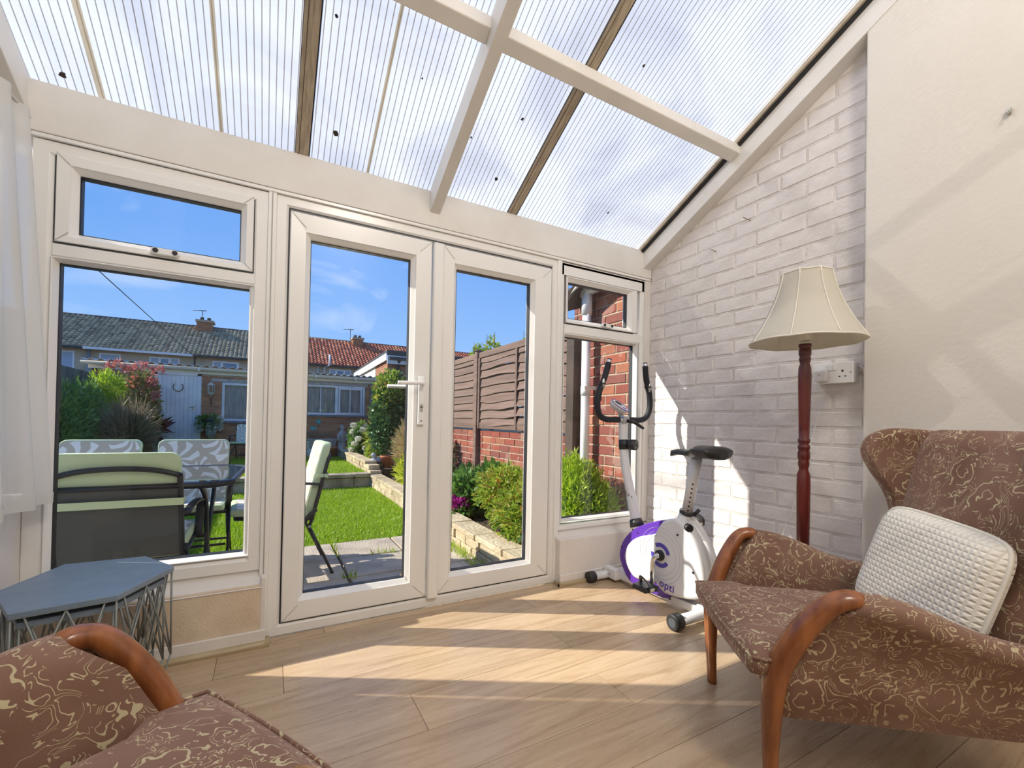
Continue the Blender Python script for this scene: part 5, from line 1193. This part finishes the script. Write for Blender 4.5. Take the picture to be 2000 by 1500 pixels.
bush('violas', 'small purple viola patch by the bed edging under the nandina', 'flowers', (1.60, 3.0, -0.03),
     [('petals', cloud('petals', [(1.61, 3.02, 0.035, 0.035, 0.06, 0.03)], 90, 0.026, 18, 0.9, 0.5), 'petal_magenta')], 1, seed=5)
bush('climber', 'leafy climber growing up the low brick wall left of the fence post', 'climber', (2.12, 5.60, -0.03),
     [('foliage', cloud('foliage', [(2.10, 5.70, 0.45, 0.07, 0.20, 0.26), (2.10, 5.55, 0.15, 0.07, 0.18, 0.25)], 1500, 0.06, 19, 0.5, 0.0), 'leaf_green'),
      ('dry_stems', cloud('dry_stems', [(2.12, 5.50, 0.20, 0.05, 0.12, 0.28)], 600, 0.07, 20, 0.1, 0.0), 'leaf_brown')], seed=6)
def pot(label, c, r0_, r1_, h, mat):
    t = thing('plant_pot', label, 'pot', c, 'flower pots in the raised bed')
    obj('pot_body', MB().lathe([(r0_, 0), (r1_, h*0.80), (r1_*1.10, h*0.80), (r1_*1.12, h), (r1_*0.98, h), (r1_*0.95, h*0.82), (0.001, h*0.80)], 22, c), mat, t)
    return t
pot('grey brown clay bowl in the bed behind the magenta flowers', (1.72, 4.75, -0.03), 0.09, 0.13, 0.13, 'clay_grey')
pot('red terracotta bowl in the bed in front of the grey clay bowl', (1.68, 4.42, -0.03), 0.08, 0.12, 0.08, 'terracotta')
# deeper into the garden, right side
bush('evergreen_shrub', 'tall glossy dark evergreen shrub in front of the brick garage', 'shrub', (1.84, 7.7, 0.08),
     [('foliage', cloud('foliage', [(1.84, 7.7, 1.03, 0.31, 0.38, 0.50), (1.82, 7.65, 0.65, 0.32, 0.38, 0.38), (1.90, 7.75, 1.45, 0.20, 0.24, 0.27)], 9000, 0.075, 22, 0.5, 0.1), 'leaf_dark'),
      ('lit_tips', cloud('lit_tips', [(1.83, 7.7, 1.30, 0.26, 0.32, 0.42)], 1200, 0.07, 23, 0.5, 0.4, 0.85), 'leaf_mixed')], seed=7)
bush('viburnum', 'shrub covered in white flower heads left of the tall evergreen', 'shrub', (1.78, 9.6, 0.08),
     [('foliage', cloud('foliage', [(1.68, 9.5, 0.45, 0.22, 0.28, 0.34)], 2600, 0.085, 24, 0.5, 0.1), 'leaf_green'),
      ('flower_heads', cloud('flower_heads', [(1.62+0.15*math.sin(i*2.3), 9.25+0.12*math.cos(i*3.1), 0.17+0.045*i, 0.055, 0.05, 0.04) for i in range(14)], 2400, 0.03, 25, 0.9, 0.4), 'petal_white')], seed=8)
bush('yucca', 'spiky yellow green yucca between the viburnum and the tall evergreen', 'shrub', (1.80, 8.7, 0.08),
     [('foliage', cloud('foliage', [(1.80, 8.7, 0.55, 0.07, 0.10, 0.20)], 380, 0.22, 26, 0.08, 0.7, 0.1), 'leaf_yellow')], 2, seed=9)
bush('low_shrub', 'yellow green low shrub below the tall evergreen', 'shrub', (1.74, 8.1, 0.08),
     [('foliage', cloud('foliage', [(1.74, 8.1, 0.30, 0.18, 0.40, 0.26)], 2600, 0.075, 27, 0.5, 0.1), 'leaf_mixed')], seed=10)
bush('dry_grass_clump', 'straw coloured twiggy clump right of the terracotta pot', 'shrub', (1.82, 6.45, 0.0),
     [('foliage', cloud('foliage', [(1.82, 6.45, 0.45, 0.19, 0.30, 0.38)], 3600, 0.12, 28, 0.07, 0.8, 0.2), 'leaf_straw')], 6, seed=11)
bush('leafy_clump', 'bright green leafy clump overhanging the bed beside the step wall', 'shrub', (1.80, 6.1, 0.0),
     [('foliage', cloud('foliage', [(1.80, 6.1, 0.14, 0.20, 0.32, 0.20)], 700, 0.16, 29, 0.35, 0.3, 0.4), 'leaf_yellow')], 2, seed=12)
pot('small terracotta pot in the bed beside the blue grey bird ornament', (1.72, 7.35, 0.10), 0.07, 0.10, 0.19, 'terracotta')
bd = thing('bird_ornament', 'blue grey painted bird ornament on the bed beside the terracotta pot', 'ornament', (1.60, 7.5, 0.13))
obj('body', MB().ball((1.60, 7.5, 0.20), 0.10, (1.25, 0.8, 0.6)), 'bird_blue', bd)
obj('head', MB().ball((1.53, 7.48, 0.285), 0.045, (1, 0.9, 0.95)).tube([(1.50, 7.48, 0.285), (1.455, 7.47, 0.275)], [0.012, 0.003], 6), 'bird_blue', bd)
obj('tail', MB().tube([(1.68, 7.5, 0.20), (1.78, 7.52, 0.20)], [0.04, 0.015], 8, flat=(0.4, 1)), 'stone_grey', bd)
ub = thing('stone_urn', 'weathered stone urn half hidden by straw coloured twigs', 'urn', (1.80, 8.0, 0.08))
obj('urn_body', MB().lathe([(0.09, 0.0), (0.09, 0.03), (0.04, 0.06), (0.05, 0.10), (0.12, 0.18), (0.15, 0.27), (0.17, 0.29), (0.16, 0.31), (0.13, 0.29), (0.0, 0.27)], 20, (1.80, 8.0, 0.08)), 'stone_block', ub)
# things along the outbuilding wall
stt = thing('garden_statue', 'pale stone figure statue standing by the outbuilding wall', 'statue', (1.45, 10.55, 0.02))
obj('plinth', MB().box(1.36, 1.55, 10.46, 10.64, 0.02, 0.12), 'stone_grey', stt, bevel=0.01)
obj('figure', MB().lathe([(0.085, 0.12), (0.095, 0.20), (0.075, 0.34), (0.055, 0.42), (0.085, 0.52), (0.075, 0.58), (0.028, 0.615), (0.045, 0.65), (0.052, 0.69), (0.035, 0.735), (0.005, 0.75)], 16, (1.45, 10.55, 0)).tube([(1.37, 10.53, 0.54), (1.36, 10.49, 0.42), (1.42, 10.46, 0.36)], [0.026, 0.022, 0.018], 8).tube([(1.53, 10.53, 0.54), (1.55, 10.50, 0.42), (1.48, 10.46, 0.38)], [0.026, 0.022, 0.018], 8), 'stone_grey', stt)
tr_ = thing('stone_trough', 'long grey stone trough planter under the long outbuilding window', 'planter', (1.05, 10.72, 0.1))
obj('trough', MB().hexa([(0.55, 10.60, 0.22), (1.30, 10.60, 0.22), (1.30, 10.84, 0.22), (0.55, 10.84, 0.22)], [(0.48, 10.56, 0.42), (1.36, 10.56, 0.42), (1.36, 10.87, 0.42), (0.48, 10.87, 0.42)]).box(0.65, 0.75, 10.62, 10.82, 0.02, 0.22).box(1.12, 1.22, 10.62, 10.82, 0.02, 0.22), 'stone_grey', tr_, bevel=0.01)
obj('dry_stalks', cloud('dry_stalks', [(0.95, 10.72, 0.46, 0.35, 0.08, 0.03)], 200, 0.12, 30, 0.06, 1.5, 0.2), 'leaf_brown', tr_, kind='stuff')
pot('large terracotta pot on the lawn in front of the stone trough', (1.18, 10.42, 0.02), 0.10, 0.14, 0.24, 'terracotta')
gs = thing('goose_ornament', 'white goose ornament on the lawn below the teal fish', 'ornament', (0.78, 10.35, 0.02))
obj('body', MB().ball((0.78, 10.35, 0.13), 0.085, (0.9, 1.1, 1.2)), 'petal_white', gs)
obj('neck', MB().tube(smooth_path([(0.76, 10.33, 0.18), (0.73, 10.30, 0.28), (0.74, 10.29, 0.35), (0.71, 10.27, 0.37)], 4), [0.03]*4+[0.022]*4+[0.024]*4+[0.008], 8), 'petal_white', gs)
# teal wall ornaments
obj('starfish', MB().prism([(0.985+(0.085 if k % 2 == 0 else 0.030)*math.sin(k*PI/5), 0.805+(0.085 if k % 2 == 0 else 0.030)*math.cos(k*PI/5)) for k in range(10)], 'y', SY-0.022, SY-0.007), 'teal', label='teal starfish ornament on the outbuilding bricks below the long window', category='ornament')
obj('fish_ornament', MB().prism([(0.80, 0.66), (0.86, 0.70), (0.91, 0.66), (0.945, 0.72), (0.935, 0.60), (0.90, 0.635), (0.86, 0.60)], 'y', SY-0.022, SY-0.007), 'teal', label='teal fish ornament on the outbuilding bricks below the starfish', category='ornament')
obj('seahorse_ornament', MB().tube(smooth_path([(0.66, SY-0.02, 1.40), (0.70, SY-0.02, 1.42), (0.72, SY-0.02, 1.33), (0.68, SY-0.02, 1.22), (0.71, SY-0.02, 1.12), (0.70, SY-0.02, 1.04), (0.66, SY-0.02, 1.06)], 4), 0.028, 8, flat=(1, 0.4)), 'teal', label='teal seahorse ornament left of the long outbuilding window', category='ornament')
# hanging basket
hbk = bush('hanging_basket', 'hanging basket of trailing white flowers below the wall lantern', 'basket', (-1.07, SY-0.16, 0.78),
     [('foliage', cloud('foliage', [(-1.07, SY-0.17, 0.78, 0.22, 0.12, 0.13)], 900, 0.06, 31, 0.4, 0.1), 'leaf_green'),
      ('flower_trails', cloud('flower_trails', [(-1.22, SY-0.2, 0.72, 0.07, 0.07, 0.16), (-1.02, SY-0.22, 0.66, 0.09, 0.07, 0.22), (-0.90, SY-0.2, 0.74, 0.07, 0.07, 0.15)], 2200, 0.035, 32, 0.7, -0.4), 'petal_cream')], 2, seed=13)
obj('basket_bowl', MB().lathe([(0.0, 0.70), (0.08, 0.71), (0.13, 0.78), (0.14, 0.82)], 16, (-1.07, SY-0.16, 0)), 'tub_dark', hbk)
bush('cordyline', 'dark purple leaved plant leaning in front of the pale grey outbuilding door', 'plant', (-1.86, 10.5, 0.3),
     [('foliage', cloud('foliage', [(-1.86, 10.5, 0.62, 0.05, 0.05, 0.08)], 46, 0.26, 33, 0.35, 0.1, 0.2), 'leaf_purple')], 2, seed=14)
# left hand shrubs
bush('tall_conifer', 'tall yellow green conifer in front of the left end of the outbuilding', 'shrub', (-2.42, 9.9, 0.0),
     [('foliage', cloud('foliage', [(-2.42, 9.8, 1.25, 0.26, 0.30, 0.36), (-2.40, 9.9, 0.75, 0.32, 0.35, 0.50), (-2.46, 9.8, 0.35, 0.30, 0.35, 0.35)], 11000, 0.07, 34, 0.2, 0.9), 'leaf_lime')], seed=15)
bush('photinia', 'photinia shrub with red young leaves beside the pale grey outbuilding door', 'shrub', (-2.02, 10.3, 0.0),
     [('foliage', cloud('foliage', [(-2.05, 10.2, 1.25, 0.26, 0.25, 0.42), (-1.98, 10.3, 0.85, 0.20, 0.25, 0.40), (-2.15, 10.2, 0.55, 0.25, 0.25, 0.35)], 4200, 0.085, 35, 0.42, 0.4), 'leaf_red'),
      ('red_shoots', cloud('red_shoots', [(-2.45+0.12*i, 10.0, 1.70+0.05*math.sin(i*2), 0.04, 0.05, 0.06) for i in range(7)]+[(-1.85, 10.0, 1.45, 0.06, 0.06, 0.06), (-1.80, 10.0, 1.2, 0.05, 0.06, 0.06)], 420, 0.08, 36, 0.3, 1.2), 'leaf_scarlet')], seed=16)
bush('dark_hedge', 'dark green conifer hedge along the left fence', 'shrub', (-2.42, 8.5, 0.0),
     [('foliage', cloud('foliage', [(-2.42, 8.9, 0.62, 0.24, 0.42, 0.76), (-2.42, 8.3, 0.58, 0.24, 0.42, 0.74), (-2.42, 7.8, 0.50, 0.23, 0.40, 0.64)], 9000, 0.085, 37, 0.25, 0.8), 'leaf_green')], seed=17)
bush('ornamental_grass', 'brown twiggy ornamental grass behind the garden chairs', 'shrub', (-1.85, 8.7, 0.0),
     [('foliage', cloud('foliage', [(-1.90, 8.8, 0.55, 0.30, 0.35, 0.45)], 3200, 0.26, 38, 0.035, 1.0, 0.15), 'leaf_brown')], 5, seed=18)
# shrubs showing above the fence
for i, (x, y, z, h, lb) in enumerate(((2.9, 6.4, 1.6, 0.42, 'leafy shoots rising behind the fence near its post'), (2.85, 5.75, 1.6, 0.44, 'taller leafy shoots rising behind the fence right of the first ones'), (2.8, 4.75, 1.6, 0.34, 'small leafy shoot behind the highest visible part of the fence'), (2.9, 7.6, 1.55, 0.30, 'faint leafy shoot behind the fence at the left edge of the right door'))):
    bush('neighbour_shrub', lb, 'shrub', (x, y, 0.0), [('foliage', cloud('foliage', [(x, y+0.16*k-0.1, z+0.06+h*(0.45+0.22*(k % 2)), 0.06, 0.07, h*0.42) for k in range(3 if i < 2 else 1)], 260 if i < 2 else 90, 0.07, 40+i, 0.5, 0.4), 'leaf_mixed')], 4, seed=20+i, stem_top=1.0)

# ------------------------------------------------------------------ garden furniture
def T2(c, rz):
    cs, sn = math.cos(rz), math.sin(rz)
    return lambda x, y, z: (c[0]+x*cs-y*sn, c[1]+x*sn+y*cs, c[2]+z)
def garden_chair(label, c, rz, group='black sling garden chairs', k=1.0):
    t = thing('garden_chair', label, 'chair', c, group, rz); t.scale = (k, k, k)
    L = dict(parent=t, local=True); w = 0.215; r = 0.0115
    for s in (-1, 1):
        obj('back_rail', MB().tube(smooth_path([(s*w, 0.03, 0.32), (s*w, 0.00, 0.42), (s*w, -0.075, 0.74), (s*w*0.99, -0.088, 0.775)], 4), r, 8), 'black_metal', **L)
        obj('leg', MB().tube([(s*w, 0.035, 0.34), (s*(w+0.012), -0.12, 0.0)], r, 8, flat=(1.3, 0.8)), 'black_metal', **L)
        obj('leg', MB().tube(smooth_path([(s*(w+0.015), -0.01, 0.44), (s*(w+0.015), 0.18, 0.24), (s*(w+0.015), 0.40, 0.0)], 4), r, 8, flat=(1.3, 0.8)), 'black_metal', **L)
        obj('seat_rail', MB().tube([(s*w, 0.0, 0.375), (s*w, 0.44, 0.415)], r, 8), 'black_metal', **L)
        obj('armrest', MB().tube(smooth_path([(s*(w+0.02), -0.05, 0.60), (s*(w+0.025), 0.12, 0.615), (s*(w+0.025), 0.30, 0.60), (s*(w+0.02), 0.36, 0.55), (s*(w+0.015), 0.34, 0.40)], 4), [0.013]*17, 8, flat=(0.7, 1.5)), 'black_metal', **L)
        obj('bolt', MB().disc((s*(w+0.02), 0.03, 0.33), (s, 0, 0), 0.009, 0.006, 8), 'chrome_dull', **L)
    obj('top_bar', MB().tube(smooth_path([(-w*0.99, -0.088, 0.775), (-0.12, -0.094, 0.800), (0, -0.096, 0.808), (0.12, -0.094, 0.800), (w*0.99, -0.088, 0.775)], 5), r, 8), 'black_metal', **L)
    obj('cross_bar', MB().tube([(-w, -0.072, 0.725), (w, -0.072, 0.725)], r, 8), 'black_metal', **L)
    obj('front_bar', MB().tube([(-w, 0.44, 0.415), (w, 0.44, 0.415)], r, 8), 'black_metal', **L)
    obj('stretcher', MB().tube([(-w, 0.26, 0.155), (w, 0.26, 0.155)], r*0.8, 8).tube([(-w, -0.07, 0.12), (w, -0.07, 0.12)], r*0.8, 8), 'black_metal', **L)
    obj('back_sling', MB().loft([[(-w, 0.0, 0.40), (w, 0.0, 0.40), (w, -0.003, 0.40), (-w, -0.003, 0.40)], [(-w, -0.072, 0.725), (w, -0.072, 0.725), (w, -0.075, 0.725), (-w, -0.075, 0.725)]], smooth=False), 'sling', **L)
    obj('seat_sling', MB().loft([[(-w, 0.0, 0.378), (w, 0.0, 0.378), (w, 0.0, 0.375), (-w, 0.0, 0.375)], [(-w, 0.44, 0.418), (w, 0.44, 0.418), (w, 0.44, 0.415), (-w, 0.44, 0.415)]], smooth=False), 'sling', **L)
    return t
def rslab(w0, w1, z0, z1, th, rr=0.04, nseg=5):
    """rounded slab outline in xz, thickness along y"""
    pts = []
    for cx, cz, a0, ww in ((w1-rr, z1-rr, 0, 1), (-w1+rr, z1-rr, PI/2, 1), (-w0+rr*0.4, z0+rr*0.4, PI, 0.4), (w0-rr*0.4, z0+rr*0.4, 1.5*PI, 0.4)):
        for i in range(nseg+1):
            a = a0+PI/2*i/nseg; pts.append((cx+rr*ww*math.cos(a), cz+rr*ww*math.sin(a)))
    return pts
def chair_cushion(label, c, rz, k=1.0):
    t = thing('chair_cushion', label, 'cushion', c, 'patterned pads on the garden chairs', rz); t.scale = (k, k, k)
    L = dict(parent=t, local=True)
    P = rslab(0.205, 0.215, 0.40, 0.875, 0.05); th = 0.052
    def lay(d, kx): 
        out = []
        for x, z in P:
            zc = 0.64+(z-0.64)*kx; u = (z-0.40)/0.475; out.append((x*kx, 0.012-0.112*u+d, zc))
        return out
    pad = obj('back_pad', MB().loft([lay(0.004, 0.96), lay(0.000, 0.99), lay(0.010, 1.0), lay(th-0.010, 1.0), lay(th, 0.985)]), 'cushion_green', **L)
    obj('print_panel', MB().add([(x, y+0.0025, z) for x, y, z in lay(th, 0.965)], [tuple(range(len(P)))]), 'leaf_print', pad, local=True)
    obj('seat_pad', MB().loft([[(-0.205, 0.03, 0.425), (0.205, 0.03, 0.425), (0.205, 0.03, 0.385), (-0.205, 0.03, 0.385)], [(-0.21, 0.06, 0.435), (0.21, 0.06, 0.435), (0.21, 0.06, 0.385), (-0.21, 0.06, 0.385)], [(-0.21, 0.44, 0.470), (0.21, 0.44, 0.470), (0.21, 0.44, 0.422), (-0.21, 0.44, 0.422)], [(-0.20, 0.468, 0.462), (0.20, 0.468, 0.462), (0.20, 0.468, 0.43), (-0.20, 0.468, 0.43)]], smooth=False), 'cushion_green', bevel=0.008, **L)
    obj('print_panel', MB().quad((-0.195, 0.07, 0.4385), (0.195, 0.07, 0.4385), (0.195, 0.435, 0.472), (-0.195, 0.435, 0.472)), 'leaf_print', **L)
    pts = [(x*1.06, y, 0.665) for x, y in ((-0.215, -0.045), (-0.22, -0.075), (0.22, -0.075), (0.215, -0.045), (0.218, 0.0))]
    obj('strap', MB().hexa([(-0.228, -0.078, 0.640), (0.228, -0.078, 0.640), (0.228, -0.073, 0.640), (-0.228, -0.073, 0.640)], [(-0.228, -0.083, 0.672), (0.228, -0.083, 0.672), (0.228, -0.078, 0.672), (-0.228, -0.078, 0.672)]), 'cushion_green', **L)
    obj('strap_side', MB().box(0.218, 0.226, -0.078, -0.01, 0.645, 0.668).box(-0.226, -0.218, -0.078, -0.01, 0.645, 0.668), 'cushion_green', **L)
    obj('tie', MB().tube([(0.21, 0.01, 0.42), (0.225, 0.0, 0.30), (0.215, -0.01, 0.24)], 0.003, 5), 'cushion_green', **L)
    return t
GC = [((-0.555, 2.515, GZ), -0.02, 'garden chair with its back to the left window, green pad rising above it', 'pale green chair pad seen from behind through the left window', 1.0),
      ((-0.475, 3.93, -0.163), PI+0.03, 'garden chair on the lawn facing the room behind the glass table', 'leaf print pad on the chair facing the room, right of its pair', 1.0),
      ((-1.00, 3.93, -0.163), PI-0.02, 'garden chair on the lawn facing the room, half hidden by the nearest chair', 'leaf print pad on the facing chair at the left edge of the window', 1.0),
      ((0.262, 3.38, GZ), PI/2+0.05, 'garden chair seen side on through the left glass door', 'pale green chair pad seen edge on through the left glass door', 1.0),
      ((-0.40, 10.35, 0.0), PI-0.25, 'far garden chair by the outbuilding under its square window', 'leaf print pad on the far chair by the outbuilding', 0.84)]
for c, rz, la, lb, k in GC: garden_chair(la, c, rz, k=k); chair_cushion(lb, c, rz, k)
tb = thing('patio_table', 'dark glass patio table with folding black tube legs beyond the left window', 'table', (-0.85, 3.07, GZ))
top = [(-1.52, 2.62), (-0.24, 2.62), (-0.16, 2.70), (-0.13, 3.42), (-0.20, 3.52), (-1.52, 3.52)]
obj('glass_top', MB().prism(top, 'z', 0.552, 0.560), 'table_glass', tb)
rim = [(x, y, 0.549) for x, y in top]; obj('rim', MB().tube(rim+[rim[0], rim[1]], 0.016, 8, flat=(1.0, 0.9)), 'black_metal', tb)
for x in (-0.30, -1.35):
    for a, b_ in ((2.72, 3.36), (3.42, 2.78)):
        obj('leg', MB().tube(smooth_path([(x, a, 0.54), (x+0.01, a+(b_-a)*0.22, 0.44), (x, a+(b_-a)*0.55, 0.16), (x, b_, GZ+0.005)], 5), 0.015, 8, flat=(1.3, 0.8)), 'black_metal', tb)
obj('stretcher', MB().tube([(-1.35, 3.08, 0.20), (-0.30, 3.08, 0.20)], 0.012, 8), 'black_metal', tb)
obj('brace', MB().tube([(-0.30, 2.86, 0.0), (-0.30, 3.30, 0.0)], 0.008, 6), 'black_metal', tb)

# ------------------------------------------------------------------ far houses
struct('ground', MB().box(-60, 60, 2.12, 75, -0.5, -0.36), 'soil')
HY = 28.0
def terrace(label, x0, x1, tile, windows, seed):
    t = thing('terraced_house', label, 'house', ((x0+x1)/2, HY, -0.3))
    obj('wall', MB().box(x0, x1, HY, HY+7, -0.3, 4.12), 'render_wall', t)
    obj('roof', MB().hexa([(x0, HY-0.25, 3.98), (x1, HY-0.25, 3.98), (x1, 34.9, 3.98), (x0, 34.9, 3.98)], [(x0, 31.2, 6.03), (x1, 31.2, 6.03), (x1, 31.35, 6.03), (x0, 31.35, 6.03)]), 'dark_wood', t)
    r = random.Random(seed); mb = MB(); rows = 15; nx = int((x1-x0)/0.20)
    sl_ = (6.06-4.03)/(31.2-27.7)
    for j in range(rows):
        ya = 27.68+j*(3.52/rows); yb = ya+3.52/rows+0.05; za = 4.03+(ya-27.68)*sl_; zb = 4.03+(yb-27.68)*sl_
        for i in range(nx):
            a = x0+i*0.20+0.005; b_ = a+0.19; c_ = (a+b_)/2; u = 0.05+r.uniform(0, 0.012)
            mb.add([(a, ya, za+0.005), (c_, ya, za+u+0.035), (b_, ya, za+0.005), (b_, yb, zb-0.005), (c_, yb, zb+0.02), (a, yb, zb-0.005), (c_, ya, za-0.02)], [(0, 1, 4, 5), (1, 2, 3, 4), (0, 6, 2, 1)])
    obj('roof_tiles', mb, tile, t, kind='stuff')
    obj('ridge', MB().tube([(x0, 31.25, 6.06), (x1, 31.25, 6.06)], 0.09, 8), 'slate_cap', t)
    obj('eaves_gutter', MB().box(x0, x1, HY-0.35, HY-0.24, 3.93, 4.02), 'slate_cap', t)
    for wx0, wx1, cuts in windows:
        w_ = obj('window', MB().ring(wx0, wx1, 2.6, 3.81, [(0, HY+0.02), (0, HY-0.03), (0.06, HY-0.03), (0.06, HY+0.02)]), 'pipe_white', t)
        obj('pane', MB().quad((wx0+0.05, HY-0.005, 2.65), (wx1-0.05, HY-0.005, 2.65), (wx1-0.05, HY-0.005, 3.76), (wx0+0.05, HY-0.005, 3.76)), 'far_curtain', w_)
        for kind, a, b_ in cuts:
            if kind == 'v': obj('mullion', MB().box(a-0.035, a+0.035, HY-0.035, HY+0.0, 2.64, 3.77), 'pipe_white', w_)
            else:
                obj('vent_light', MB().ring(a, b_, 3.42, 3.77, [(0, HY), (0, HY-0.05), (0.05, HY-0.05), (0.05, HY)]), 'pipe_white', w_)
                obj('vent_pane', MB().quad((a+0.05, HY-0.02, 3.46), (b_-0.05, HY-0.02, 3.46), (b_-0.05, HY-0.02, 3.73), (a+0.05, HY-0.02, 3.73)), 'far_glass', w_)
    return t
h1 = terrace('long far terrace with brown tiled roof seen through the left window', -16.0, 0.6, 'tile_brown', [(-9.0, -8.08, []), (-7.20, -6.42, []), (-5.32, -4.10, [('v', -4.92, 0), ('v', -4.48, 0), ('h', -4.90, -4.50)]), (-2.70, -1.50, [('v', -2.30, 0), ('h', -2.27, -1.56)])], 50)
h2 = terrace('far terrace with red tiled roof seen through the left glass door', 0.6, 16.0, 'tile_red', [(3.05, 4.28, [('v', 3.42, 0), ('v', 3.90, 0), ('h', 3.45, 3.87)])], 51)
obj('white_fascia', MB().box(-7.70, -3.50, HY-0.40, HY-0.30, 3.92, 4.03), 'pipe_white', h1)
obj('downpipe', MB().tube([(-7.56, HY-0.12, 4.0), (-7.56, HY-0.12, -0.3)], 0.06, 8), 'pipe_grey', h1)
obj('party_wall_pipe', MB().tube([(-3.45, HY-0.1, 3.95), (-3.45, HY-0.1, 0)], 0.03, 6), 'slate_cap', h1)
obj('soil_pipe', MB().tube([(3.02, HY-0.42, 4.60), (3.02, HY-0.42, 3.98), (2.78, HY-0.12, 3.86), (2.78, HY-0.12, 0)], 0.055, 8), 'pipe_white', h2)
obj('thin_pipe', MB().tube([(2.42, HY-0.12, 3.95), (2.42, HY-0.12, 0)], 0.035, 6), 'pipe_white', h2)
def chimney(parent, x0, x1, top, ax, az):
    y0_, y1_ = 30.55, 31.25; mb = MB(); r = random.Random(int(x0*10)); k = 0; z = 4.9
    core = obj('chimney', MB().box(x0+0.02, x1-0.02, y0_+0.02, y1_-0.02, 4.9, top-0.1), 'ext_mortar', parent)
    while z < top-0.16:
        x = x0-(0.11 if k % 2 else 0); k += 1
        while x < x1:
            a, b_ = max(x+0.006, x0), min(x+0.219, x1); x += 0.225
            if b_-a > 0.03: mb.box(a, b_, y0_-0.003, y0_+0.05, z+0.005, z+0.070)
        y = y0_
        while y < y1_: mb.box(x0-0.003, x0+0.05, y+0.006, min(y+0.219, y1_), z+0.005, z+0.070); y += 0.225
        z += 0.075
    obj('brick_course', mb, 'brick_shed', core, kind='stuff')
    obj('chimney_cap', MB().box(x0-0.06, x1+0.06, y0_-0.06, y1_+0.06, top-0.16, top-0.04), 'ext_mortar', core)
    for f in (0.28, 0.72):
        xx = x0+(x1-x0)*f; obj('chimney_pot', MB().lathe([(0.11, top-0.05), (0.09, top+0.12), (0.11, top+0.15), (0.08, top+0.15), (0.0, top+0.05)], 12, (xx, 30.9, 0)), 'slate_cap', core)
    obj('flashing', MB().box(x0-0.04, x1+0.04, y0_-0.08, y0_-0.005, 5.52, 5.66), 'sill_grey', core)
    an = MB().tube([(ax, 30.9, top-1.2), (ax, 30.9, az)], 0.02, 5).tube([(ax-0.45, 30.9, az-0.06), (ax+0.2, 30.9, az+0.02)], 0.012, 4)
    for q in range(5): an.tube([(ax-0.1+q*0.07, 30.7, az-0.02), (ax-0.1+q*0.07, 31.1, az-0.02)], 0.010, 4)
    obj('television_aerial', an, 'slate_cap', core)
chimney(h1, -3.74, -2.98, 6.42, -3.52, 6.98)
chimney(h2, 4.76, 5.40, 6.34, 4.62, 6.86)
# neighbouring garage
ga = thing('brick_garage', 'brick garage with pale verge and black gutter beyond the fence', 'garage', (4.2, 13, -0.3))
obj('wall', MB().box(3.0, 5.6, 13.0, 18.3, -0.3, 2.62), 'ext_mortar', ga)
mb = MB(); k = 0; z = 1.2; r = random.Random(61)
while z < 2.6:
    y = 13.0-(0.11 if k % 2 else 0); k += 1
    while y < 14.6:
        a, b_ = max(y+0.005, 13.0), min(y+0.22, 14.6); y += 0.225
        if b_-a > 0.02: mb.box(2.993, 3.01, a, b_, z+0.005, z+0.07)
    x = 3.0-(0.11 if k % 2 else 0)
    while x < 5.5: a, b_ = max(x+0.005, 3.0), x+0.22; x += 0.225; mb.box(a, b_, 12.993, 13.01, z+0.005, z+0.07)
    z += 0.075
obj('brick_course', mb, 'brick_shed', ga, kind='stuff')
obj('pale_panel', MB().box(2.985, 3.0, 14.62, 18.3, 1.0, 2.62), 'light_fascia', ga)
obj('roof_slab', MB().hexa([(2.94, 12.85, 2.66), (5.7, 12.85, 2.66), (5.7, 18.4, 2.60), (2.94, 18.4, 2.60)], [(2.94, 12.85, 2.90), (5.7, 12.85, 2.90), (5.7, 18.4, 2.78), (2.94, 18.4, 2.78)]), 'slate_cap', ga)
obj('verge_fascia', MB().hexa([(2.915, 12.84, 2.60), (2.94, 12.84, 2.60), (2.94, 18.4, 2.50), (2.915, 18.4, 2.50)], [(2.915, 12.84, 2.80), (2.94, 12.84, 2.80), (2.94, 18.4, 2.70), (2.915, 18.4, 2.70)]), 'pipe_white', ga)
obj('front_fascia', MB().box(2.94, 5.7, 12.80, 12.85, 2.50, 2.74), 'pipe_white', ga)
obj('front_gutter', MB().box(2.98, 5.7, 12.70, 12.80, 2.62, 2.70).tube([(3.28, 12.74, 2.66), (3.28, 12.92, 2.45), (3.28, 12.92, 0)], 0.05, 8), 'slate_cap', ga)
# telephone wire
obj('telephone_wire', MB().tube(smooth_path([(-3.43, 27.6, 3.90), (-3.88, 22.0, 4.42), (-4.37, 16.6, 4.99), (-5.32, 5.7, 6.12)], 4), 0.014, 5), 'slate_cap', label='thin dark overhead wire crossing the sky above the far brown roof', category='wire')
